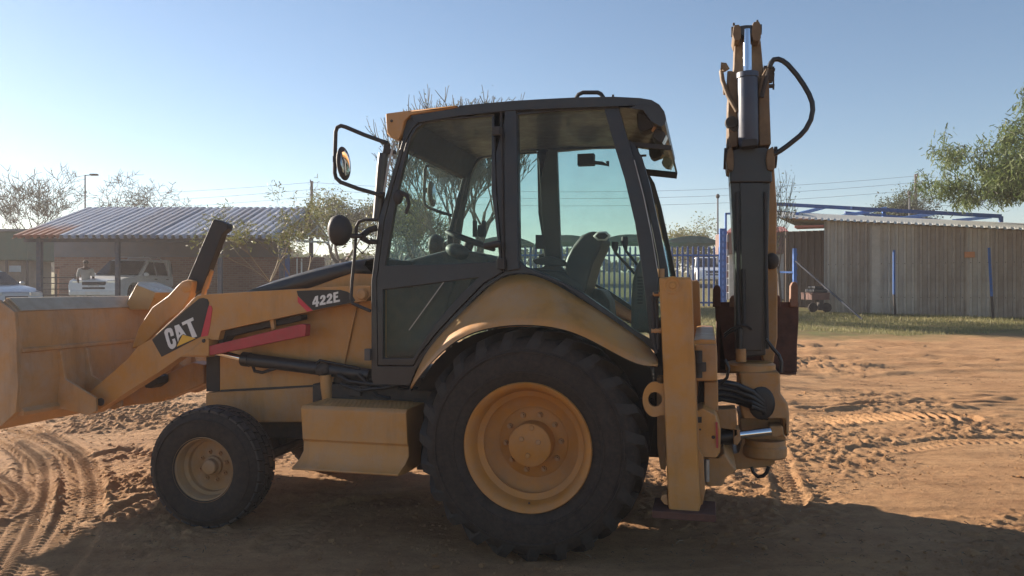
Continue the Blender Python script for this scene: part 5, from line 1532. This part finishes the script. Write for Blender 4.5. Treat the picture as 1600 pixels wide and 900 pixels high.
# ---- gate and palisade fence on the right
Yg = 28.2
gf = empty('palisade_gate', (X_(1060, Yg), Yg, gz(0, Yg))); tag(gf, 'blue palisade sliding gate between the cab and the boom', 'gate')
def pale_bm(h):
    b = MB(); b.v = []
    w_ = .035
    b.prism([(-w_, 0), (w_, 0), (w_, h - .08), (.0, h), (-w_, h - .08)], -.012, .012)
    return b
hp = ht(384, Yg)
me = pale_bm(hp - .05).mesh('pale', BLUE_D)
x0 = X_(1000, Yg)
npale = 0
px = 796.0
while px < 1127:
    o = bpy.data.objects.new('pale', me); COL.objects.link(o); o.parent = gf
    o.location = (X_(px, Yg) - gf.location.x, 0, .05); px += 8.2; npale += 1
for py in (398, 472):
    b = MB(); b.box(X_(794, Yg) - gf.location.x, X_(1127, Yg) - gf.location.x, .014, .06, ht(py + 2.2, Yg), ht(py - .5, Yg)); b.build('rail', BLUE_D if py > 400 else BLUE, gf, .5, .004)
def blue_post(px, wpx, py, Y, label, cut=True):
    o = empty('fence_post', base_at(px, Y)); tag(o, label, 'post')
    w_ = wpx / FPX * Y; b = MB(); h = ht(py, Y); b.box(-w_ / 2, w_ / 2, -w_ / 2, w_ / 2, -.2, h); b.build('shaft', BLUE, o, .5, .01)
    b = MB()
    for k in range(int(h / .22)): b.box(w_ / 2 + .002, w_ / 2 + .03, -.03, .03, .15 + .22 * k, .22 + .22 * k)
    b.build('bracket', BLUE_D, o)
    return o
blue_post(1126.5, 5, 357, 27.8, 'tall blue steel gate post, front one of the pair left of the boom')
blue_post(1131, 3.6, 357, 28.6, 'tall blue steel gate post, rear one of the pair left of the boom')
p3 = blue_post(1241.5, 5.0, 388, 24.8, 'short blue steel fence post beside the small bare tree')
b = MB(); o_ = p3.location
a_ = at(1240, 425.5, 24.8) - o_; c_ = at(1205, 425, 25.4) - o_; b.bar(a_, c_, .06, .06); b.build('rail', BLUE, p3)
b = MB(); b.bar(at(1243, 408, 24.7) - o_, at(1347, 499, 22.9) - o_, .045, .045); b.build('stay', STEELBL, p3)
ch_ = empty('gate_chain', base_at(1137, 28.9)); tag(ch_, 'rusty red and white barrier post hanging beside the gate', 'barrier post')
b = MB(); 
for k in range(9):
    b = MB(); b.tube([(0, 0, .25 + .27 * k), (0, 0, .25 + .27 * k + .26)], .04, 10); b.build('band', RUST if k % 2 else GREYP, ch_, .7)
fr2 = empty('gate_portal', base_at(1134, 29.5)); tag(fr2, 'pale blue steel portal frame standing behind the gate posts', 'portal frame')
for name_, a_, c_ in (('upright', at(1134, 480, 29.5), at(1134, 333, 29.5)), ('beam', at(1133.5, 334, 29.5), at(1215, 331, 29.5))):
    b = MB(); b.bar(a_ - fr2.location, c_ - fr2.location, .07, .07); b.build(name_, BLUE, fr2)
rk = empty('guard_hut', base_at(1160, 33)); tag(rk, 'small guard hut with faded red roof behind the boom', 'hut')
wbox(rk, 'wall', 1137, 1230, 362, 396, 33, 2, pmat('dark_board', (.16, .10, .085), .8, var=.2)); wbox(rk, 'wall', 1139, 1230, 397, 470, 33.4, 1.5, pmat('pale_board', (.4, .42, .44), .7, var=.2))
b = MB(); o_ = rk.location
b.add([at(1134, 363, 32.6) - o_, at(1232, 361, 32.6) - o_, at(1225, 354, 35.5) - o_, at(1142, 356, 35.5) - o_], [(0, 1, 2, 3)]); b.build('roof', pmat('faded_red_sheet', (.42, .14, .10), .6, var=.15), rk, solid=.05)

# ---- shade-net carports beyond the gate
NET = leaf_mat('green_shade_net', (.035, .17, .14), (.05, .22, .18), .6)
def carport(px, Y, wpx, py_top, py_eave, label):
    o = empty('shade_carport', base_at(px, Y)); tag(o, label, 'carport', 'green shade net carports beyond the gate')
    w_ = wpx / FPX * Y; zt = ht(py_top, Y); ze = ht(py_eave, Y); b = MB(); n = 10
    rows = []
    for j in range(7):
        yy = 5.0 * j / 6; row = []
        for i in range(n + 1):
            s = 2 * i / n - 1
            row.append((s * w_ / 2, yy, ze + (zt - ze) * (1 - abs(s) ** 2.2) * (1 - .15 * abs(2 * j / 6 - 1))))
        rows.append(row)
    b.loft(rows)
    for r_ in (rows[0], rows[-1]): b.add(r_, [tuple(range(n + 1))])
    b.build('net', NET, o, 1.2, solid=.02)
    for x, y in ((-w_ / 2 + .05, .1), (w_ / 2 - .05, .1), (-w_ / 2 + .05, 4.9), (w_ / 2 - .05, 4.9)):
        b = MB(); b.tube([(x, y, -.2), (x, y, ze)], .05, 8); b.build('pole', GREYP, o, .8)
    return o
carport(1082, 50, 92, 366.5, 380, 'green shade carport seen beside the rear of the cab')
carport(985, 50, 98, 364, 378, 'green shade carport seen through the rear part of the cab glass')
carport(885, 50, 96, 365, 379, 'green shade carport seen through the middle of the cab glass')
carport(788, 50, 94, 367, 381, 'green shade carport seen past the pillar of the cab door')

# ---- metal shed on the right
Ys = 24.0
IBR = pmat('weathered_ibr_sheet', (.44, .39, .325), .55, metal=.1, var=.18, scale=.9, dust=.4, dustcol=(.22, .16, .12), stretch=(1, 1, .25))
IBR2 = pmat('dull_ibr_sheet', (.34, .285, .23), .6, metal=.1, var=.2, scale=.9, dust=.45, dustcol=(.18, .12, .09), stretch=(1, 1, .25))
IBRW = leaf_mat('white_translucent_sheet', (.76, .75, .69), (.82, .82, .77), .35)
IBR3 = pmat('shaded_recess_sheet', (.16, .125, .10), .7, var=.2, scale=.9, dust=.4, dustcol=(.12, .09, .07))  # wall sheet colour darkened to paint in the recess's deep shade
MSY = 26.2
MSA = R(-27.5)
ms = empty('metal_shed', (X_(1289, MSY), MSY, gz(0, MSY)), MSA)
tag(ms, 'long shed clad in ribbed grey metal sheets with a white roof edge', 'shed')
o_ = ms.location
z0s = -.45
SW = .69
nsh = 13
TOP = lambda x: 3.08 - .094 * x
def wall_sheet(h0, h1, wdt=SW, ribs=3):
    b = MB(); prof = []
    for k in range(ribs):
        c = (k + .5) * wdt / ribs; h = wdt / ribs
        prof += [(c - h * .5, 0), (c - h * .24, 0), (c - h * .17, -.05), (c + h * .17, -.05), (c + h * .24, 0)]
    prof.append((wdt, 0))
    hh = lambda x: h0 + (h1 - h0) * x / wdt
    b.loft([[(x, y, z0s) for x, y in prof], [(x, y, hh(x)) for x, y in prof]])
    return b
for k in range(nsh):
    sh = wall_sheet(TOP(k * SW), TOP((k + 1) * SW)).build('wall_sheet', IBR2 if k in (1, 4, 5, 7, 8, 11) else IBR, ms, solid=.002)
    sh.location = (k * SW, -.003 * (k % 2), 0)
    b = MB()
    for zz in (.5, 1.6):
        for q in range(3): b.ball((SW * (q + .5) / 3, -.052, zz), .014, .008, .014, 6, 4)
    so_ = b.build('screw_row', DARK, sh); so_['kind'] = 'stuff'
b = MB(); b.box(-.02, .0, -.055, .02, z0s, TOP(0) - .02); b.build('corner_trim', pmat('pale_trim', (.40, .39, .36), .5, var=.1), ms)
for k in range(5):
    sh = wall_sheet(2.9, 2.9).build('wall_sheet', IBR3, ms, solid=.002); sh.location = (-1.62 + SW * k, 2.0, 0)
for k in range(5):
    sh = wall_sheet(2.9, 2.9).build('wall_sheet', IBR2, ms, solid=.002); sh.rotation_euler = (0, 0, R(90)); sh.location = (-1.62, 2.02 + SW * k, 0)
b = MB(); b.box(1.44, 1.70, -.09, -.06, z0s, TOP(1.5) - .10); b.build('pilaster', pmat('pale_sheet', (.46, .40, .33), .6, var=.15, dust=.2), ms)
prof = []
wr = .2
for k in range(54):
    c = -1.60 + k * wr
    prof += [(c, TOP(c) + .06), (c + wr * .45, TOP(c) + .06), (c + wr * .55, TOP(c) + .025), (c + wr * .9, TOP(c) + .025)]
b = MB(); b.loft([[(x, -.12, z) for x, z in prof], [(x, 5.6, z + .05) for x, z in prof]])
b.build('roof', IBR, ms, solid=.004)
b = MB(); b.loft([[(x, -.32, z - .04) for x, z in prof], [(x, -.12, TOP(x) + .10) for x, z in prof], [(x, .22, TOP(x) + .25) for x, z in prof]]); b.build('roof_edge', IBRW, ms, solid=.003)
b = MB(); b.box(-1.6, nsh * SW, 5.5, 5.55, z0s, 2.2); b.build('back_wall', IBR2, ms)
b = MB(); b.box(-.95, -.02, -.25, .5, 2.86, 2.93); b.build('door_hood', pmat('faded_red_hood', (.5, .17, .12), .6, var=.1), ms, .5, .01)
b = MB(); b.box(4.08, 4.36, -.075, -.062, 1.76, 1.94); b.build('notice', pmat('orange_notice', (.55, .22, .08), .6, var=.1), ms)
for px, Yu, dx, py0, py1 in ((1397, 24.9, 0, 391, 460), (1547, 23.6, 3.5, 387, 463)):
    st = empty('slotted_upright', base_at(px, Yu - .1)); tag(st, 'blue slotted steel upright leaning on the shed, %s' % ('nearer the pale pilaster' if px < 1500 else 'right of the orange notice'), 'upright')
    s_ = st.location; b = MB()
    a_ = at(px - dx * .5, py0, Yu + .05) - s_; c_ = at(px + dx * .7, py1, Yu - .1) - s_
    b.bar(a_, c_, .07, .03); b.build('channel', BLUE, st)
    b = MB()
    for k in range(14):
        p_ = a_.lerp(c_, (k + .5) / 14); b.box(p_.x - .012, p_.x + .012, p_.y - .030, p_.y - .024, p_.z - .03, p_.z + .03)
    so_ = b.build('slots', BLUE_D, st); so_['kind'] = 'stuff'
    b = MB(); b.bar(c_, Vector((c_.x + .02, c_.y - .05, -.1)), .06, .03); b.build('foot', DARK, st)
# small rusty trailer standing at the corner
tl_ = empty('small_trailer', base_at(1272, 26.0)); tag(tl_, 'small rusty trailer loaded with dark scrap at the shed corner', 'trailer')
b = MB(); b.box(-.26, .32, -.5, .5, .42, .62); b.box(-.27, .33, -.52, .52, .62, .66); b.build('bed', pmat('rusty_bed', (.16, .08, .06), .7, var=.2), tl_, .5, .01)
b = MB(); b.box(-.16, .30, -.4, .4, .66, .78); b.box(-.10, .22, -.3, .3, .78, .88); b.build('load', CARBLK, tl_, .5, .03)
for s in (-.22, .24):
    b = MB(); b.lathe([(0, -.06), (.09, -.06), (.15, -.05), (.16, 0), (.15, .05), (0, .06)], 20, (s, -.45, .17)); b.build('wheel', RUB, tl_, .7, recalc=True)
b = MB(); b.box(-.05, .1, -.55, -.3, .08, .42); b.build('jack_stand', DARK, tl_)

# ---- blue steel roof frame over the shed
bf = empty('steel_canopy_frame', base_at(1400, 27)); tag(bf, 'bare blue steel roof frame rising behind the metal shed', 'roof frame')
def beam(p0, Y0, p1, Y1, w_=.09, mat=BLUE, nm='beam'):
    b = MB(); b.bar(at(p0[0], p0[1], Y0) - bf.location, at(p1[0], p1[1], Y1) - bf.location, w_, w_ * 1.25); b.build(nm, mat, bf)
beam((1205, 318.5), 29, (1565, 338), 25.6, .10, BLUE_D)
beam((1200, 330), 30, (1340, 340), 30, .07, BLUE_D); beam((1320, 332), 29, (1500, 347), 30, .07, BLUE_D)
for p0, p1 in (((1245, 335), (1292, 323)), ((1305, 340), (1384, 325.5)), ((1405, 342), (1470, 332)), ((1490, 345), (1548, 339))): beam(p0, 26.6, p1, 31, .09, BLUE)
beam((1330, 325), 27.6, (1362, 330), 29, .07, BLUE_D)
beam((1381, 326), 27.3, (1381, 346), 27.3, .10, BLUE, 'upright'); beam((1564, 338), 25.6, (1564, 360), 25.6, .09, BLUE_D, 'upright')
for px in (1381, 1564):
    beam((px, 345), 27.3 if px < 1500 else 25.7, (px, 490), 27.3 if px < 1500 else 25.7, .09, BLUE_D, 'column')

# ---- poles and wires
WOODP = pmat('pole_wood', (.07, .055, .05), .85, var=.2)
def upole(px, py, Y, label, arm):
    o = empty('utility_pole', base_at(px, Y)); tag(o, label, 'utility pole')
    h = ht(py, Y); b = MB(); b.tube([(0, 0, -.3), (0, 0, h)], [.15, .11], 10); b.build('pole', WOODP, o, .8)
    for k, dz in enumerate(arm):
        b = MB(); b.tube([(-.02, -.12, h - dz), (-.02, -.3, h - dz), (-.02, -.3, h - dz + .18)], .05, 6); b.build('insulator', GREYP, o, .8)
    return o
YP = 62
dzs = [ (y - 283) / FPX * YP for y in (285, 296, 307)]
upole(487, 283, YP, 'dark utility pole behind the brick shed roof', dzs)
upole(1431, 272, YP, 'dark utility pole behind the metal shed', [(y - 272) / FPX * YP for y in (275, 285, 297)])
WIREM = pmat('wire', (.05, .05, .05), .6, var=.1)
def wire(pts, label):
    P_ = []
    for (a_, c_, sag) in pts:
        n = 14
        for i in range(n + 1):
            t = i / n; p_ = a_.lerp(c_, t); p_.z -= sag * 4 * t * (1 - t); P_.append(p_)
    b = MB(); b.tube(P_, .011, 5, False); o = b.build('power_line', WIREM, None, 1.5)
    tag(o, label, 'power line', 'power lines strung between the utility poles')
for k, (ya, yb, yl, yr_) in enumerate(((285, 275, 303, 282), (296, 285, 316, 290), (307, 297, 330, 306))):
    wire([(at(-150, yl + 3, YP + 8), at(487, ya, YP), .5), (at(487, ya, YP), at(1431, yb, YP), 1.0), (at(1431, yb, YP), at(1800, yr_, YP), .3)],
         ['topmost wire of the power line', 'middle wire of the power line', 'lowest wire of the power line'][k])
def lamp(px, py, Y, label, head):
    o = empty('street_lamp', base_at(px, Y)); tag(o, label, 'street lamp'); h = ht(py, Y)
    b = MB(); b.tube([(0, 0, -.2), (0, 0, h)], [.07, .045], 8); b.build('pole', GREYP, o, .8)
    b = MB()
    if head: b.tube([(0, 0, h), (.5, 0, h + .03)], .03, 6); b.box(.35, .85, -.12, .12, h - .02, h + .1)
    else: b.ball((0, 0, h + .05), .12, .12, .14, 10, 6)
    b.build('lamp_head', DARK, o, .6, .01)
lamp(133, 274, 52, 'slim street lamp between the bare trees on the left', True)
lamp(1121.5, 308, 45, 'thin lamp post behind the green carport', False)
lamp(1421, 303, 50, 'thin pale mast in front of the dark round tree', False)

# ---- trees
tree('bare_tree', 'large bare thorn tree behind the left end of the shed roof', 'tree', base_at(58, 44), ht(243, 44), 11, levels=6, trunk_r=.17, split=3, spread=.62, first=.26, up=.22, wig=.22, twig_r=.013, leaf=LEAF_OL, leaf_n=500, leaf_s=.07, tip_leaf_spread=.08, width=1.15)
tree('bare_tree', 'flat topped bare thorn tree beyond the middle of the shed roof', 'tree', base_at(214, 48), ht(266, 48), 23, levels=6, trunk_r=.13, split=3, spread=.75, first=.30, up=.12, wig=.2, twig_r=.014, leaf=LEAF_OL, leaf_n=500, leaf_s=.07, tip_leaf_spread=.08, width=1.3)
tree('sparse_tree', 'wispy young tree with thin leaning stems in front of the brick shed', 'tree', base_at(444, 18.5), ht(287, 18.5), 5, bark=TWIGP, twig=TWIGP, levels=4, trunk_r=.04, split=2, spread=.5, first=.42, up=.18, wig=.12, twig_r=.005, leaf=LEAF_OL, leaf_n=2600, leaf_s=.07, leaf_asp=.22, nfl=2, stems=3, width=1.5, tip_leaf_spread=.16)
tree('green_tree', 'pale green tree right of the brick shed gable', 'tree', base_at(540, 42), ht(297, 42), 31, levels=5, trunk_r=.16, split=3, spread=.62, first=.22, up=.2, leaf=LEAF_OL, leaf_n=9000, leaf_s=.14, tip_leaf_spread=.6)
tree('tall_tree', 'tall thin leaved tree showing through the cab windscreen and above its roof', 'tree', base_at(726, 30), ht(124, 30), 13, levels=6, trunk_r=.13, split=3, spread=.52, first=.15, up=.42, wig=.16, stems=2, lens=.79, twig_r=.0095, leaf=LEAF_OL, leaf_n=5000, leaf_s=.085, tip_leaf_spread=.16)
tree('leafy_shrub', 'pale leafy shrub seen through the lower part of the cab windscreen', 'shrub', base_at(642, 33), ht(300, 33), 19, levels=5, trunk_r=.08, split=3, spread=.62, first=.14, up=.3, leaf=LEAF_YL, leaf_n=6000, leaf_s=.11, tip_leaf_spread=.45, stems=3)
tree('bare_tree', 'small bare sapling left of the short blue post', 'tree', base_at(1222, 24.4), ht(258, 24.4), 77, bark=BARK, twig=TWIG, levels=4, trunk_r=.06, split=3, spread=.42, first=.30, up=.5, wig=.14, twig_r=.008, leaf=LEAF_YL, leaf_n=700, leaf_s=.06, tip_leaf_spread=.2)
tree('green_tree', 'rounded yellowish tree behind the green carport', 'tree', base_at(1088, 58), ht(338, 58), 52, levels=5, trunk_r=.16, split=3, spread=.7, first=.2, up=.1, leaf=LEAF_YL, leaf_n=9000, leaf_s=.17, tip_leaf_spread=.7, width=1.25)
tree('green_tree', 'dark round tree behind the blue roof frame', 'tree', base_at(1411, 56), ht(293, 56), 63, levels=5, trunk_r=.2, split=3, spread=.62, first=.25, up=.2, leaf=LEAF_DK, leaf_n=11000, leaf_s=.17, tip_leaf_spread=.7)
tree('feathery_tree', 'large green feathery tree hanging in from the right edge', 'tree', base_at(1725, 21), ht(85, 21), 90, clear=.50, levels=6, trunk_r=.2, split=3, spread=.66, first=.24, up=.1, leaf=LEAF_GR, leaf_n=42000, leaf_s=.12, leaf_asp=.20, droop=.6, nfl=2, tip_leaf_spread=.24, width=1.25)

# far bush line closing the view
bl = MB(); rnd = random.Random(3)
for k in range(9000):
    X = rnd.uniform(-95, 95); Y = 92 + rnd.uniform(-4, 8)
    hh = 2.6 + 1.4 * mnoise.noise(Vector((X * .12, 0, 0))) + .9 * mnoise.noise(Vector((X * .45, 3, 0)))
    z = 3.2 + hh * (1 - abs(rnd.gauss(0, .45))) ; s = rnd.uniform(.25, .7)
    x_ = Vector((rnd.uniform(-1, 1), rnd.uniform(-1, 1), rnd.uniform(-1, 1))).normalized() * s; y_ = x_.orthogonal().normalized() * s * .6; p_ = Vector((X, Y, max(2.8, z)))
    bl.add([p_ - x_, p_ - y_, p_ + x_, p_ + y_], [(0, 1, 2, 3)])
bo = bl.build('distant_bush', LEAF_DK); tag(bo, 'hazy line of distant bush on the horizon', 'bush', None, 'stuff')

# ---- grass by the shed, stones and twigs on the sand
gr = MB(); rnd = random.Random(8)
def blades(n, x0, x1, y0, y1, h):
    k = 0
    while k < n:
        X = rnd.uniform(x0, x1); Y = rnd.uniform(y0, y1)
        if mnoise.noise(Vector((X * .7, Y * .7, 0))) + .25 * mnoise.noise(Vector((X * 3, Y * 3, 5))) + min(1, (Y - y0) / 2.0) * .7 - .35 < rnd.uniform(-.2, .25): 
            k += .34; continue
        k += 1; z = gz(0, Y); a = rnd.uniform(0, 6.28); L = h * rnd.uniform(.4, 1.2); w_ = .008
        dx, dy = math.cos(a), math.sin(a); l = rnd.uniform(.1, .9) * L
        gr.add([(X - dy * w_, Y + dx * w_, z - .02), (X + dy * w_, Y - dx * w_, z - .02), (X + dx * l, Y + dy * l, z + L)], [(0, 1, 2)])
blades(30000, 2.5, 17, 18.3, 25.5, .085)
blades(9000, -20, -6, 20, 27, .10)
blades(5000, 3, 9, 24, 29, .08)
go = gr.build('grass', leaf_mat('short_dry_grass', (.16, .16, .05), (.36, .31, .14), .3)); tag(go, 'short patchy grass along the foot of the metal shed', 'grass', None, 'stuff')
cl = MB(); rnd = random.Random(12)
for k in range(4200):
    Y = 4.2 + 9 * rnd.random() ** 1.4; X = rnd.uniform(-.72, .72) * Y
    if mnoise.noise(Vector((X * .8, Y * .8, 2))) < -.05: continue
    s = (rnd.uniform(.003, .009) if rnd.random() < .95 else rnd.uniform(.009, .017)); z = gz(0, Y) + s * .2 + .008
    M_ = Matrix.Rotation(rnd.uniform(0, 6), 3, 'Z') @ Matrix.Rotation(rnd.uniform(-.5, .5), 3, 'X')
    vs = [Vector((sx * s * rnd.uniform(.7, 1.4), sy * s * rnd.uniform(.6, 1), sz * s * rnd.uniform(.4, .8))) for sz in (-1, 1) for sy in (-1, 1) for sx in (-1, 1)]
    cl.add([M_ @ v + Vector((X, Y, z)) for v in vs], [(0, 2, 3, 1), (4, 5, 7, 6), (0, 1, 5, 4), (2, 6, 7, 3), (0, 4, 6, 2), (1, 3, 7, 5)])
co = cl.build('dirt_clods', SAND, None, 1.5); tag(co, 'small clods of red earth strewn over the yard', 'clods', None, 'stuff')

# dry stalks and dung crumbs lying about
lt = MB(); rnd = random.Random(21)
for k in range(2600):
    Y = 4.6 + 9 * rnd.random(); X = rnd.uniform(-.7, .72) * Y
    if mnoise.noise(Vector((X * .55, Y * .9, 7))) < .02: continue
    L = rnd.uniform(.015, .06); a = rnd.uniform(0, 6.28); w_ = rnd.uniform(.0015, .004); z = gz(0, Y) + rnd.uniform(.008, .03)
    d = Vector((math.cos(a), math.sin(a), rnd.uniform(-.2, .3))) * L
    lt.tube([Vector((X, Y, z)), Vector((X, Y, z)) + d * .5 + Vector((0, 0, rnd.uniform(0, .008))), Vector((X, Y, z)) + d], w_, 3, False)
lo_ = lt.build('dry_litter', pmat('dry_stalk', (.16, .11, .065), .9, var=.5, scale=20)); tag(lo_, 'dry stalks and crumbs scattered on the red sand', 'litter', None, 'stuff')

# ---- dusty air
hz = MB(); hz.box(-255, 255, -70, 390, -2.2, 17)
hm = bpy.data.materials.new('dusty_air'); hm.use_nodes = True
hn = hm.node_tree; hn.nodes.remove(hn.nodes['Principled BSDF'])
pv = hn.nodes.new('ShaderNodeVolumePrincipled'); pv.inputs['Color'].default_value = (.86, .79, .80, 1); pv.inputs['Density'].default_value = .0016; pv.inputs['Anisotropy'].default_value = .25
hn.links.new(pv.outputs[0], hn.nodes['Material Output'].inputs['Volume'])
ho = hz.build('haze', hm); tag(ho, 'thin dusty haze in the air over the yard', None, None, 'stuff')
